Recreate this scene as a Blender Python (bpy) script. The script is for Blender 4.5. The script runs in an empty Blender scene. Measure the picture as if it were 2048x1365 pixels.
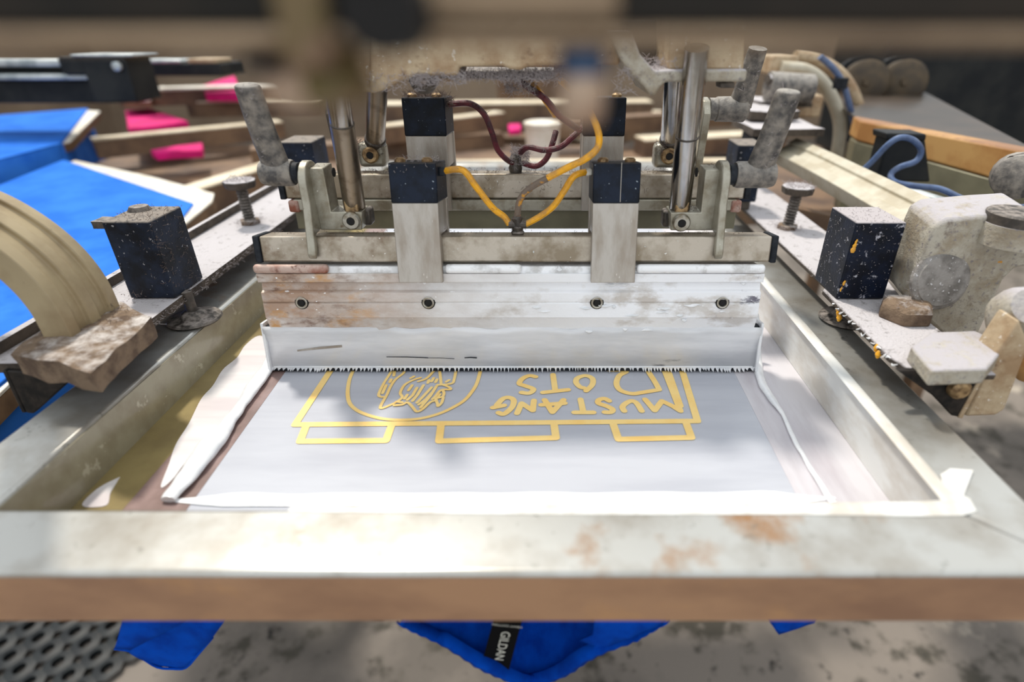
import bpy, bmesh, math, random
from mathutils import Vector, Matrix, noise as mnoise
random.seed(7)
SC = bpy.context.scene
COL = SC.collection

# ------------------------------------------------------------------ camera
FPX, CX, CY = 1138.0, 1095.0, 682.0          # focal length and principal point, in a 2048 x 1365 frame
PITCH = math.atan((682 - 50) / FPX)
ZC = 1.18                                     # eye height; the screen frame's top face is at FT
FT = 0.95
cam_d = bpy.data.cameras.new('camera'); cam = bpy.data.objects.new('camera', cam_d); COL.objects.link(cam)
cam.location = (0, 0, ZC); cam.rotation_euler = (math.pi / 2 - PITCH, 0, 0)
cam_d.sensor_width = 36.0; cam_d.lens = FPX / 2048 * 36.0
cam_d.shift_x = -(CX - 1024) / 2048
cam_d.clip_start = 0.005; cam_d.clip_end = 60
cam_d.dof.use_dof = True; cam_d.dof.focus_distance = 0.485; cam_d.dof.aperture_fstop = 2.9
SC.camera = cam

# ------------------------------------------------------------------ light
W = bpy.data.worlds.new('sky'); SC.world = W; W.use_nodes = True
bg = W.node_tree.nodes['Background']; bg.inputs[0].default_value = (0.93, 0.97, 1.0, 1); bg.inputs[1].default_value = 0.72
sd = bpy.data.lights.new('sun', 'SUN'); sun = bpy.data.objects.new('sun', sd); COL.objects.link(sun)
sd.energy = 2.0; sd.angle = math.radians(5); sd.color = (1.0, 0.93, 0.82)
sun.location = (-1.2, 1.6, 4)
sun.rotation_euler = Vector((0.30, -0.42, -1.0)).to_track_quat('-Z', 'Y').to_euler()
vs = SC.view_settings
vs.view_transform = 'Standard'; vs.look = 'None'; vs.gamma = 1.0; vs.exposure = 0.70; vs.use_curve_mapping = False
SC.cycles.use_denoising = True
SC.cycles.max_bounces = 8; SC.cycles.caustics_reflective = False; SC.cycles.caustics_refractive = False

def at(px, py, x=None, y=None, z=None):
    """world point on a plane x=, y= or z= seen at a pixel of the photograph"""
    a = (px - CX) / FPX; b = -(py - CY) / FPX
    d = Vector((a, math.cos(PITCH) + b * math.sin(PITCH), -math.sin(PITCH) + b * math.cos(PITCH)))
    t = (z - ZC) / d.z if z is not None else (y / d.y if y is not None else x / d.x)
    return Vector((0, 0, ZC)) + d * t

# ------------------------------------------------------------------ materials
def rgb(r, g, b):
    f = lambda c: (c / 255) / 12.92 if c / 255 <= .04045 else ((c / 255 + .055) / 1.055) ** 2.4
    return (f(r), f(g), f(b), 1)
MATS = {}
def mat(name, col, col2=None, sc=60, lo=.42, hi=.62, rough=.5, metal=0.0, bump=0.0, bsc=400, dust=None, dlo=.25, dsc=160,
        specks=None, ssc=500, sthr=.70, stretch=None, extra=None, spec=.5, trans=0.0, sheen=0.0, coat=0.0, metal2=None, rough2=None, aniso=0.0):
    """procedural surface: base colour, blotches of col2, specks, dust lying on upward faces, fine relief"""
    m = bpy.data.materials.new(name); m.use_nodes = True
    nt = m.node_tree; N = nt.nodes; L = nt.links
    bs = N['Principled BSDF']
    tc = N.new('ShaderNodeTexCoord'); src = tc.outputs['Object']
    if stretch:
        mp = N.new('ShaderNodeMapping'); mp.inputs['Scale'].default_value = stretch
        L.new(src, mp.inputs['Vector']); src = mp.outputs['Vector']
    def nz(scale, detail=5, rgh=.6):
        n = N.new('ShaderNodeTexNoise'); n.inputs['Scale'].default_value = scale
        n.inputs['Detail'].default_value = detail; n.inputs['Roughness'].default_value = rgh
        L.new(src, n.inputs['Vector']); return n.outputs['Fac']
    def rmp(fac, a, b):
        r = N.new('ShaderNodeMapRange'); r.inputs[1].default_value = a; r.inputs[2].default_value = b
        L.new(fac, r.inputs[0]); return r.outputs[0]
    def mix(f, A, B):
        x = N.new('ShaderNodeMix'); x.data_type = 'RGBA'; L.new(f, x.inputs[0])
        for v, k in ((A, 6), (B, 7)):
            if hasattr(v, 'is_linked'): L.new(v, x.inputs[k])
            else: x.inputs[k].default_value = v
        return x.outputs[2]
    def mixf(f, a, b):
        x = N.new('ShaderNodeMix'); L.new(f, x.inputs[0])
        for v, k in ((a, 2), (b, 3)):
            if hasattr(v, 'is_linked'): L.new(v, x.inputs[k])
            else: x.inputs[k].default_value = v
        return x.outputs[0]
    c = col; mt = metal; rg = rough
    if col2:
        f = rmp(nz(sc), lo, hi); c = mix(f, c, col2)
        if metal2 is not None: mt = mixf(f, mt, metal2)
        if rough2 is not None: rg = mixf(f, rg, rough2)
    if extra:                         # further stains: (colour, scale, lo, hi, axis-range or None)
        for e in extra:
            f = rmp(nz(e[1], 6, .65), e[2], e[3])
            if len(e) > 4 and e[4]:
                ax, a, b = e[4]; sp = N.new('ShaderNodeSeparateXYZ'); L.new(tc.outputs['Object'], sp.inputs[0])
                g = rmp(sp.outputs[ax], a, b)
                mu = N.new('ShaderNodeMath'); mu.operation = 'MULTIPLY'; L.new(f, mu.inputs[0]); L.new(g, mu.inputs[1]); f = mu.outputs[0]
            c = mix(f, c, e[0])
            if len(e) > 5: mt = mixf(f, mt, e[5])
    if specks:
        f = rmp(nz(ssc, 2, .5), sthr, sthr + .03); c = mix(f, c, specks); mt = mixf(f, mt, 0.0)
    if dust:
        ge = N.new('ShaderNodeNewGeometry'); sp = N.new('ShaderNodeSeparateXYZ'); L.new(ge.outputs['Normal'], sp.inputs[0])
        up = rmp(sp.outputs[2], .25, .85)
        f = rmp(nz(dsc, 6, .7), dlo, dlo + .2)
        mu = N.new('ShaderNodeMath'); mu.operation = 'MULTIPLY'; L.new(up, mu.inputs[0]); L.new(f, mu.inputs[1])
        c = mix(mu.outputs[0], c, dust); mt = mixf(mu.outputs[0], mt, 0.0); rg = mixf(mu.outputs[0], rg, .95)
    for v, k in ((c, 'Base Color'), (mt, 'Metallic'), (rg, 'Roughness')):
        if hasattr(v, 'is_linked'): L.new(v, bs.inputs[k])
        else: bs.inputs[k].default_value = v
    bs.inputs['Specular IOR Level'].default_value = spec
    if trans:
        bs.inputs['Transmission Weight'].default_value = trans
    if coat:
        bs.inputs['Coat Weight'].default_value = coat; bs.inputs['Coat Roughness'].default_value = .08
    if sheen:
        bs.inputs['Sheen Weight'].default_value = sheen
    if bump:
        bp = N.new('ShaderNodeBump'); bp.inputs['Strength'].default_value = bump; bp.inputs['Distance'].default_value = .002
        L.new(nz(bsc, 4, .6), bp.inputs['Height']); L.new(bp.outputs[0], bs.inputs['Normal'])
    MATS[name] = m
    return m
DUST = rgb(205, 203, 205)
LINT = rgb(150, 140, 140)
mat('aluminium', rgb(188, 188, 184), rgb(150, 142, 130), sc=22, lo=.45, hi=.75, rough=.30, metal=.6, bump=.05, bsc=60,
    extra=[(rgb(150, 110, 70), 14, .60, .74, None, .3), (rgb(120, 118, 110), 120, .62, .75)])
mat('rail_brown', rgb(188, 148, 116), rgb(156, 120, 96), sc=12, stretch=(.5, 1, 1), rough=.4, metal=.35, bump=.05, extra=[(rgb(214, 164, 112), 10, .55, .7)])
mat('tube_steel', rgb(186, 176, 162), rgb(140, 127, 108), sc=35, rough=.36, metal=.7, bump=.1, bsc=300,
    extra=[(rgb(110, 84, 58), 50, .55, .72, (0, .02, -.16), .2), (rgb(200, 205, 205), 260, .68, .72, None, 0)], specks=rgb(235, 235, 230), ssc=420, sthr=.73)
mat('clamp_silver', rgb(186, 180, 172), rgb(160, 150, 138), sc=60, rough=.42, metal=.6, bump=.12, bsc=900, stretch=(1, 1, .25), specks=rgb(225, 222, 215), ssc=300, sthr=.74)
mat('black_cap', spec=.2, col=rgb(13, 19, 29), col2=rgb(23, 33, 50), sc=70, rough=.45, bump=.05, bsc=500, specks=rgb(150, 160, 170), ssc=420, sthr=.715, dust=rgb(70, 66, 64), dlo=.35)
mat('black_block', spec=.2, col=rgb(16, 20, 28), col2=rgb(30, 40, 58), sc=45, rough=.5, bump=.15, bsc=500, specks=rgb(150, 150, 155), ssc=330, sthr=.69, dust=rgb(138, 130, 122), dlo=.28)
mat('black_block_linty', spec=.2, col=rgb(10, 15, 26), col2=rgb(18, 27, 46), sc=45, rough=.45, bump=.2, bsc=500, extra=[(rgb(175, 175, 185), 150, .60, .67)], dust=rgb(176, 170, 172), dlo=.22)
mat('dusty_plate', rgb(84, 74, 64), rgb(56, 48, 42), sc=60, rough=.85, bump=.9, bsc=520, dust=rgb(200, 196, 199), dlo=.24, dsc=110, specks=rgb(60, 52, 46), ssc=200, sthr=.79)
mat('dusty_base', rgb(128, 108, 88), rgb(90, 72, 58), sc=70, rough=.85, bump=.9, bsc=380, dust=rgb(206, 200, 196), dlo=.48, dsc=40)
mat('cap_grey', rgb(150, 146, 142), rgb(112, 108, 104), sc=90, rough=.75, bump=.4, bsc=500, specks=rgb(205, 203, 205), ssc=350, sthr=.66)
mat('pulley_dim', rgb(84, 70, 50), rgb(60, 50, 38), sc=30, rough=.6)
mat('screen_dark', rgb(74, 62, 52), rgb(54, 48, 42), sc=8, rough=.35)
mat('gusset_black', spec=.2, col=rgb(24, 24, 24), col2=rgb(52, 46, 42), sc=90, rough=.5, bump=.1)
mat('tan_paint', rgb(172, 156, 124), rgb(146, 128, 98), sc=18, rough=.45, bump=.12, bsc=200, extra=[(rgb(90, 76, 60), 45, .66, .72)], specks=rgb(60, 60, 62), ssc=120, sthr=.76)
mat('tan_casting', rgb(190, 170, 140), rgb(160, 132, 100), sc=40, rough=.55, bump=.35, bsc=260, extra=[(rgb(110, 80, 56), 60, .6, .72)], specks=rgb(215, 205, 190), ssc=260, sthr=.68)
mat('cream_casting', rgb(180, 174, 160), rgb(152, 140, 120), sc=50, rough=.7, bump=.5, bsc=350, dust=rgb(178, 174, 178), dlo=.30, dsc=90,
    extra=[(rgb(120, 108, 98), 90, .58, .7), (rgb(132, 126, 126), 260, .56, .66)], specks=rgb(205, 145, 50), ssc=120, sthr=.76)
mat('cream_bar', rgb(196, 190, 172), rgb(178, 168, 146), sc=30, rough=.5, bump=.1, bsc=150, extra=[(rgb(160, 132, 84), 60, .66, .75)])
mat('dark_steel', rgb(70, 66, 62), rgb(100, 92, 84), sc=80, rough=.5, metal=.5, bump=.2, dust=rgb(150, 142, 136), dlo=.4)
mat('lever_black', rgb(72, 70, 70), rgb(146, 139, 130), sc=130, lo=.36, hi=.66, rough=.6, bump=.3, bsc=500, dust=rgb(160, 156, 150), dlo=.35, dsc=200)
mat('shaft_chrome', rgb(176, 176, 176), rgb(150, 140, 128), sc=60, rough=.16, metal=1.0, stretch=(1, 1, .15), bump=.03, bsc=600)
mat('shaft_worn', rgb(150, 138, 122), rgb(96, 80, 64), sc=60, lo=.5, hi=.75, rough=.3, metal=.9, bump=.1, bsc=500)
mat('bracket_steel', rgb(176, 172, 158), rgb(140, 132, 114), sc=60, rough=.4, metal=.6, bump=.12, bsc=500, specks=rgb(225, 222, 212), ssc=400, sthr=.73, extra=[(rgb(104, 84, 62), 90, .62, .74)])
mat('screw_steel', rgb(182, 178, 168), rgb(140, 130, 112), sc=150, rough=.35, metal=.8)
mat('screw_brass', rgb(178, 150, 110), rgb(110, 86, 60), sc=200, rough=.45, metal=.6)
mat('recess_black', rgb(14, 12, 12), rough=.8)
mat('rubber_black', spec=.2, col=rgb(26, 30, 36), col2=rgb(44, 48, 54), sc=100, rough=.6, bump=.1)
mat('ink_white', rgb(243, 244, 246), rgb(226, 229, 233), sc=60, rough=.22, bump=.12, bsc=130, spec=.6, coat=.25)
mat('ink_film', rgb(230, 226, 226), rgb(214, 206, 208), sc=30, stretch=(.12, 1, 1), rough=.25, bump=.03, bsc=300, spec=.5, coat=.2)
mat('blade_coated', rgb(232, 233, 236), rgb(208, 210, 214), sc=40, stretch=(.18, 1, 1), rough=.25, bump=.1, bsc=200, coat=.3, extra=[(rgb(150, 152, 156), 60, .67, .72)])
mat('holder_inked', rgb(226, 224, 222), rgb(202, 195, 188), sc=45, rough=.38, metal=.1, bump=.15, bsc=350, stretch=(.55, 1, 1),
    extra=[(rgb(176, 148, 128), 36, .34, .60, (0, -.02, -.16), .1), (rgb(200, 148, 84), 50, .54, .66, (0, -.07, -.17), 0), (rgb(120, 88, 70), 90, .56, .68, (0, -.07, -.20), 0),
           (rgb(246, 247, 250), 26, .38, .47, (0, -.10, .06), 0), (rgb(110, 108, 122), 90, .60, .68, (0, .165, .20), 0)],
    specks=rgb(246, 246, 247), ssc=300, sthr=.70)
mat('lip_rust', rgb(196, 172, 160), rgb(146, 86, 66), sc=50, rough=.5, metal=.2, bump=.15, extra=[(rgb(96, 50, 36), 90, .6, .72)])
mat('lip_inked', rgb(226, 227, 228), rgb(196, 194, 192), sc=60, rough=.35, metal=.1, bump=.2, bsc=200, extra=[(rgb(246, 247, 249), 40, .45, .55)], specks=rgb(60, 80, 120), ssc=300, sthr=.75)
mat('mesh_cloth', rgb(186, 189, 198), rgb(176, 179, 189), sc=40, stretch=(.15, 1, 1), rough=.32, bump=.03, bsc=900, coat=.15)
mat('emulsion_olive', rgb(146, 130, 86), rgb(128, 112, 74), sc=25, rough=.3, coat=.3, bump=.03)
mat('emulsion_shadow_brown', rgb(118, 96, 90), rgb(146, 122, 118), sc=30, rough=.35, coat=.2)
mat('emulsion_grey', rgb(206, 203, 208), rgb(186, 180, 186), sc=30, stretch=(1, .2, 1), rough=.35, coat=.2)
mat('tape_clear', rgb(146, 140, 118), rgb(130, 122, 100), sc=40, rough=.28, coat=.3, bump=.25, bsc=70, extra=[(rgb(172, 166, 146), 60, .60, .63)])
mat('tape_white', rgb(226, 227, 224), rgb(200, 194, 184), sc=35, rough=.35, bump=.2, bsc=60, stretch=(1, .4, 1), coat=.2)
mat('stencil_yellow', rgb(252, 218, 140), rgb(250, 208, 122), sc=40, rough=.45)
mat('hose_yellow', rgb(240, 172, 26), rgb(196, 142, 62), sc=90, lo=.45, hi=.62, rough=.4, bump=.1, dust=rgb(150, 130, 108), dlo=.55, dsc=120)
mat('hose_dusty', rgb(118, 104, 92), rgb(212, 150, 46), sc=110, lo=.55, hi=.62, rough=.8, bump=.5)
mat('hose_maroon', rgb(110, 36, 48), rgb(66, 30, 36), sc=90, rough=.5, bump=.2, dust=rgb(150, 138, 136), dlo=.42)
mat('hose_blue', rgb(84, 106, 146), rgb(60, 80, 118), sc=60, rough=.3, coat=.3)
mat('lint_grey', rgb(172, 164, 164), rough=1)
mat('lint_dark', rgb(108, 94, 88), rough=1)
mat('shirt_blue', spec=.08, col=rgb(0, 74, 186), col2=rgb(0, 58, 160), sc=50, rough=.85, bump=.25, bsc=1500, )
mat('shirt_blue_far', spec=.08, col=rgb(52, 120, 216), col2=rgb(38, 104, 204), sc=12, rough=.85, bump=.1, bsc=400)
mat('shirt_magenta', rgb(222, 0, 120), rgb(196, 0, 100), sc=20, rough=.85)
mat('collar_rib', rgb(20, 96, 226), rgb(8, 60, 176), sc=900, lo=.45, hi=.55, rough=.85, stretch=(1, .02, .02))
mat('label_black', rgb(8, 9, 11), rough=.7, spec=.1)
mat('label_print', rgb(206, 206, 196), rough=.6)
mat('pallet_top', rgb(236, 232, 222), rgb(214, 204, 186), sc=16, rough=.5)
mat('pallet_side', rgb(128, 100, 72), rgb(98, 74, 52), sc=20, rough=.7)
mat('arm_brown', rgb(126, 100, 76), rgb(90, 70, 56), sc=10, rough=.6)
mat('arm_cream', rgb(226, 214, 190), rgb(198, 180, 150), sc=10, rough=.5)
mat('dark_machine', spec=.2, col=rgb(24, 28, 32), col2=rgb(42, 44, 44), sc=10, rough=.5)
mat('light_rail', rgb(206, 212, 212), rgb(150, 160, 164), sc=20, rough=.35, metal=.5)
mat('wood_orange', rgb(206, 160, 98), rgb(180, 126, 70), sc=18, stretch=(.2, 1, 1), rough=.5, bump=.1, dust=rgb(150, 116, 92), dlo=.35, dsc=20)
mat('panel_grey', rgb(136, 132, 108), rgb(112, 108, 88), sc=14, rough=.45, metal=.2)
mat('orange_paint', rgb(214, 86, 30), rgb(170, 60, 24), sc=20, rough=.6)
mat('beam_shaded', spec=.2, col=rgb(32, 30, 27), col2=rgb(46, 40, 34), sc=20, rough=.6)
mat('beam_tan', rgb(150, 128, 102), rgb(112, 92, 72), sc=14, rough=.6)
mat('bolt_olive', rgb(104, 92, 50), rgb(126, 98, 78), sc=60, rough=.6)
mat('bolt_pale', rgb(196, 172, 150), rgb(150, 116, 92), sc=90, rough=.6)
mat('blue_collar', rgb(44, 74, 110), rough=.5)
mat('floor_concrete', rgb(98, 92, 86), rgb(126, 118, 110), sc=3.2, lo=.40, hi=.58, rough=.8, bump=.2, bsc=60,
    extra=[(rgb(66, 62, 54), 9, .53, .62), (rgb(40, 37, 34), 22, .60, .68), (rgb(172, 162, 148), 6, .60, .70)])
mat('mat_rubber', rgb(17, 24, 30), rgb(28, 35, 39), sc=40, spec=.3, rough=.5, bump=.1, extra=[(rgb(120, 100, 80), 60, .68, .76)])
mat('wall_paint', rgb(150, 132, 112), rgb(128, 110, 92), sc=1.2, rough=.8)

# ------------------------------------------------------------------ mesh helpers
def orig(o):
    v = Vector((0, 0, 0))
    while o: v += o.location; o = o.parent
    return v
class B:
    """collects shapes in world coordinates; build() links them as one mesh object"""
    def __init__(s): s.bm = bmesh.new()
    def poly(s, pts, vec):
        """prism: polygon pts extruded by vec"""
        a = [s.bm.verts.new(p) for p in pts]; b = [s.bm.verts.new(Vector(p) + Vector(vec)) for p in pts]
        n = len(a); s.bm.faces.new(a); s.bm.faces.new(b[::-1])
        for i in range(n): s.bm.faces.new((a[i], b[i], b[(i + 1) % n], a[(i + 1) % n]))
        return s
    def box(s, x0, x1, y0, y1, z0, z1, R=None, o=(0, 0, 0)):
        c = [Vector(p) for p in ((x0, y0, z0), (x1, y0, z0), (x1, y1, z0), (x0, y1, z0), (x0, y0, z1), (x1, y0, z1), (x1, y1, z1), (x0, y1, z1))]
        if R is not None: c = [Vector(o) + R @ p for p in c]
        v = [s.bm.verts.new(p) for p in c]
        for f in ((0, 3, 2, 1), (4, 5, 6, 7), (0, 1, 5, 4), (1, 2, 6, 5), (2, 3, 7, 6), (3, 0, 4, 7)): s.bm.faces.new([v[i] for i in f])
        return s
    def tube(s, pts, r, seg=12, smooth=0, cap=True, flat=1.0, up=None):
        pts = [Vector(p) for p in pts]; rs = list(r) if hasattr(r, '__len__') else [r] * len(pts)
        if smooth:
            P, Q = [], []
            for i in range(len(pts) - 1):
                p0 = pts[max(i - 1, 0)]; p1 = pts[i]; p2 = pts[i + 1]; p3 = pts[min(i + 2, len(pts) - 1)]
                for k in range(smooth):
                    t = k / smooth
                    P.append(.5 * ((2 * p1) + (-p0 + p2) * t + (2 * p0 - 5 * p1 + 4 * p2 - p3) * t * t + (-p0 + 3 * p1 - 3 * p2 + p3) * t ** 3))
                    Q.append(rs[i] * (1 - t) + rs[i + 1] * t)
            P.append(pts[-1]); Q.append(rs[-1]); pts, rs = P, Q
        rings = []; pn = None
        for i, p in enumerate(pts):
            t = (pts[min(i + 1, len(pts) - 1)] - pts[max(i - 1, 0)]).normalized()
            if pn is None:
                a = Vector(up) if up else (Vector((0, 0, 1)) if abs(t.z) < .9 else Vector((1, 0, 0)))
                n = (a - t * a.dot(t)).normalized()
            else: n = (pn - t * pn.dot(t)).normalized()
            pn = n; b = t.cross(n)
            rings.append([s.bm.verts.new(p + (n * math.cos(2 * math.pi * k / seg) * flat + b * math.sin(2 * math.pi * k / seg)) * rs[i]) for k in range(seg)])
        for A, C in zip(rings, rings[1:]):
            for k in range(seg): s.bm.faces.new((A[k], A[(k + 1) % seg], C[(k + 1) % seg], C[k]))
        if cap:
            s.bm.faces.new(rings[0][::-1]); s.bm.faces.new(rings[-1])
        return s
    def cyl(s, p0, p1, r, r1=None, seg=20): return s.tube([p0, p1], [r, r if r1 is None else r1], seg)
    def lathe(s, o, ax, prof, seg=20):
        """prof: (distance along ax, radius)"""
        o = Vector(o); ax = Vector(ax).normalized()
        a = Vector((0, 0, 1)) if abs(ax.z) < .9 else Vector((1, 0, 0)); n = (a - ax * a.dot(ax)).normalized(); b = ax.cross(n)
        rings = [[s.bm.verts.new(o + ax * d + (n * math.cos(2 * math.pi * k / seg) + b * math.sin(2 * math.pi * k / seg)) * max(r, 1e-5)) for k in range(seg)] for d, r in prof]
        for A, C in zip(rings, rings[1:]):
            for k in range(seg): s.bm.faces.new((A[k], A[(k + 1) % seg], C[(k + 1) % seg], C[k]))
        s.bm.faces.new(rings[0][::-1]); s.bm.faces.new(rings[-1])
        return s
    def rough(s, amp, cuts=3, freq=60, long_only=None):
        if long_only:
            es = [e for e in s.bm.edges if e.calc_length() > long_only]
            bmesh.ops.subdivide_edges(s.bm, edges=es, cuts=cuts, use_grid_fill=True)
        else: bmesh.ops.subdivide_edges(s.bm, edges=s.bm.edges[:], cuts=cuts, use_grid_fill=True)
        for v in s.bm.verts:
            v.co += mnoise.noise_vector(v.co * freq) * amp
        return s
    def build(s, name, m, parent=None, bevel=0.0, recalc=True, bseg=2, smooth=True, solid=0.0, sub=0, ang=35):
        bmesh.ops.remove_doubles(s.bm, verts=s.bm.verts[:], dist=1e-6) if False else None
        if recalc: bmesh.ops.recalc_face_normals(s.bm, faces=s.bm.faces[:])
        if parent is not None: off = orig(parent)
        else:
            xs = [v.co for v in s.bm.verts]
            off = Vector(((min(v.x for v in xs) + max(v.x for v in xs)) / 2, (min(v.y for v in xs) + max(v.y for v in xs)) / 2, min(v.z for v in xs)))
        for v in s.bm.verts: v.co -= off
        me = bpy.data.meshes.new(name); s.bm.to_mesh(me); s.bm.free()
        me.materials.append(MATS[m] if isinstance(m, str) else m)
        if smooth:
            for p in me.polygons: p.use_smooth = True
            me.set_sharp_from_angle(angle=math.radians(ang))
        o = bpy.data.objects.new(name, me); COL.objects.link(o)
        if parent is not None: o.parent = parent
        else: o.location = off
        if solid:
            md = o.modifiers.new('solid', 'SOLIDIFY'); md.thickness = solid; md.offset = 0
        if bevel:
            md = o.modifiers.new('bevel', 'BEVEL'); md.width = bevel; md.segments = bseg; md.limit_method = 'ANGLE'; md.angle_limit = math.radians(40)
        if sub:
            md = o.modifiers.new('sub', 'SUBSURF'); md.levels = sub; md.render_levels = sub
        return o
def tag(o, label, cat, group=None, kind=None):
    o['label'] = label; o['category'] = cat
    if group: o['group'] = group
    if kind: o['kind'] = kind
    return o
def thing(name, loc, label, cat, group=None):
    e = bpy.data.objects.new(name, None); COL.objects.link(e); e.location = loc; e.empty_display_size = .01
    return tag(e, label, cat, group)
def lint(parent, areas, m='lint_grey', length=.004, name='lint', thick=.00016):
    """loose fibres clinging to a surface: areas = (centre, half-extents, count)"""
    b = B()
    for c, h, n in areas:
        for _ in range(n):
            p = Vector([c[i] + random.uniform(-1, 1) * h[i] for i in range(3)])
            d = Vector((random.gauss(0, 1), random.gauss(0, 1), random.gauss(.25, .7))).normalized()
            l = length * random.uniform(.3, 1.2); q = p + d * l * .5 + Vector((random.gauss(0, 1), random.gauss(0, 1), random.gauss(0, 1))) * l * .18
            e = q + (d + Vector((random.gauss(0, .6), random.gauss(0, .6), random.gauss(0, .6)))).normalized() * l * .5
            b.tube([p, q, e], [thick, thick, thick * .6], 3, cap=False)
    o = b.build(name, m, parent); o['kind'] = 'stuff'
    return o
def sheet(pts, amp=.002, cuts=4, freq=30, vec=None):
    """a cloth panel: filled polygon, finely divided and rumpled"""
    b = B(); f = b.bm.faces.new([b.bm.verts.new(p) for p in pts]); f.normal_update(); n = f.normal.copy()
    bmesh.ops.triangulate(b.bm, faces=[f])
    for _ in range(cuts): bmesh.ops.subdivide_edges(b.bm, edges=[e for e in b.bm.edges if e.calc_length() > .006], cuts=1)
    bmesh.ops.triangulate(b.bm, faces=b.bm.faces[:])
    for v in b.bm.verts: v.co += n * mnoise.noise(v.co * freq) * amp
    return b

# ================================================================== the setting
def struct(o): o['kind'] = 'structure'; return o
struct(B().box(-5, 5, -4, 7, -.05, 0).build('floor', 'floor_concrete'))
struct(B().box(-5, 5, 7, 7.1, 0, 2.6).build('wall_back', 'wall_paint'))
struct(B().box(-5.1, -5, -4, 7, 0, 2.6).build('wall_left', 'wall_paint'))
struct(B().box(5, 5.1, -4, 7, 0, 2.6).build('wall_right', 'wall_paint'))

# ================================================================== screen frame
X0, X1, IX0, IX1 = -.3465, .265, -.302, .221
Y0, Y1, IY0, IY1 = .1845, 1.135, .2265, 1.095
ZB = FT - .0375                      # underside of the rails; the mesh is stretched across it
MZ = ZB - .0003
fr = thing('screen_frame', (-.04, .6, ZB), 'aluminium screen frame stretched with pale mesh carrying a yellow stencil', 'screen')
def rail(pts): return B().poly([(x, y, ZB) for x, y in pts], (0, 0, FT - ZB)).build('rail', 'aluminium', fr, bevel=.0028, bseg=3)
rail([(X0, Y0), (X1, Y0), (IX1, IY0), (IX0, IY0)])
B().box(X0 + .002, X1 - .002, Y0 - .0003, Y0 + .0005, ZB + .002, FT - .0032).build('brown_film', 'rail_brown', fr)  # thin brown-tinted film over the near rail's front face
rail([(X1, Y0), (X1, Y1), (IX1, IY1), (IX1, IY0)])
rail([(X1, Y1), (X0, Y1), (IX0, IY1), (IX1, IY1)])
rail([(X0, Y1), (X0, Y0), (IX0, IY0), (IX0, IY1)])
mesh = B().box(IX0, IX1, IY0, IY1, MZ - .0006, MZ).build('screen_mesh', 'mesh_cloth', fr)
# tape and emulsion bands lying on the mesh beside the rails
def flat(pts, z, h): return B().poly([(x, y, z) for x, y in pts], (0, 0, h))
flat([(IX0 + .0005, IY0), (IX0 + .034, IY0), (IX0 + .030, IY1), (IX0 + .0005, IY1)], MZ, .0003).build('emulsion_band', 'emulsion_olive', mesh)
flat([(IX0 + .033, IY0), (IX0 + .075, IY0), (IX0 + .055, IY1), (IX0 + .029, IY1)], MZ, .0002).build('emulsion_band', 'emulsion_shadow_brown', mesh)  # margin emulsion, its brown also painting the cast shadow beside the ink ridge
flat([(IX1 - .060, IY0), (IX1 - .001, IY0), (IX1 - .001, IY1), (IX1 - .044, IY1)], MZ, .0002).build('emulsion_band', 'emulsion_grey', mesh)
# packing tape lining the inner faces of the rails and folded over their top edge
tl = B()
tl.box(IX0 + .0002, IX0 + .0009, IY0, IY1, MZ + .0003, FT - .002)
tl.rough(.0003, 2, 40).build('tape_strip', 'tape_clear', fr)
tr = B(); tr.box(IX1 - .0009, IX1 - .0002, IY0, IY1, MZ + .0003, FT - .001)
tr.rough(.0002, 2, 40).build('tape_strip', 'tape_white', fr)
B().tube([(IX1 + .0015, IY0 + .002, FT + .0002), (IX1 + .0015, IY1, FT + .0002)], .0048, 12, flat=.25, up=(0, 0, 1)).build('tape_fold', 'tape_white', fr)
B().tube([(-.14, IY0 - .0005, FT), (0, IY0 - .001, FT), (.12, IY0 - .0005, FT), (IX1, IY0, FT), (IX1 + .004, IY0 + .01, FT)], [.002, .004, .0045, .006, .005], 10, 4, flat=.3, up=(0, 0, 1)).build('tape_fold', 'tape_white', fr)
c = at(1908, 1000, z=FT + .0005)
B().poly([at(1895, 1000, z=FT + .0006), at(1926, 993, z=FT + .0006), at(1946, 941, z=FT + .0015), at(1900, 938, z=FT + .0015), at(1880, 950, z=FT + .0006)], (0, 0, .0004)).build('tape_end', 'tape_white', fr)
# ------------------------------------------------------------------ the stencil (flat print on the mesh)
SZ = MZ + .00045
def stroke(b, pts, wdt, closed=False, z=SZ):
    P = [Vector((p.x, p.y, z)) for p in pts]
    if closed: P.append(P[0])
    lift = lambda: Vector((0, 0, 1e-6 * len(b.bm.faces)))
    h = wdt / 2
    for a, c in zip(P, P[1:]):
        d = (c - a)
        if d.length < 1e-6: continue
        n = Vector((-d.y, d.x, 0)).normalized() * h
        u = lift(); b.bm.faces.new([b.bm.verts.new(v + u) for v in (a - n, c - n, c + n, a + n)])
    for p in P:
        u = lift(); b.bm.faces.new([b.bm.verts.new(p + u + Vector((math.cos(k * math.pi / 5) * h, math.sin(k * math.pi / 5) * h, 0))) for k in range(10)])
def curve(pts, n=5):
    out = []
    for i in range(len(pts) - 1):
        p0, p1, p2, p3 = pts[max(i - 1, 0)], pts[i], pts[i + 1], pts[min(i + 2, len(pts) - 1)]
        for k in range(n):
            t = k / n; out.append(.5 * ((2 * p1) + (-p0 + p2) * t + (2 * p0 - 5 * p1 + 4 * p2 - p3) * t * t + (-p0 + 3 * p1 - 3 * p2 + p3) * t ** 3))
    out.append(pts[-1]); return out
ZA = (560, 720, 4.6545); ZB4 = (960, 720, 4.452); ZC5 = (680, 725, 6.8267)
def zp(org, pts): return [at(org[0] + x / org[2], org[1] + y / org[2], z=SZ) for x, y in pts]
NM = 0
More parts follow.
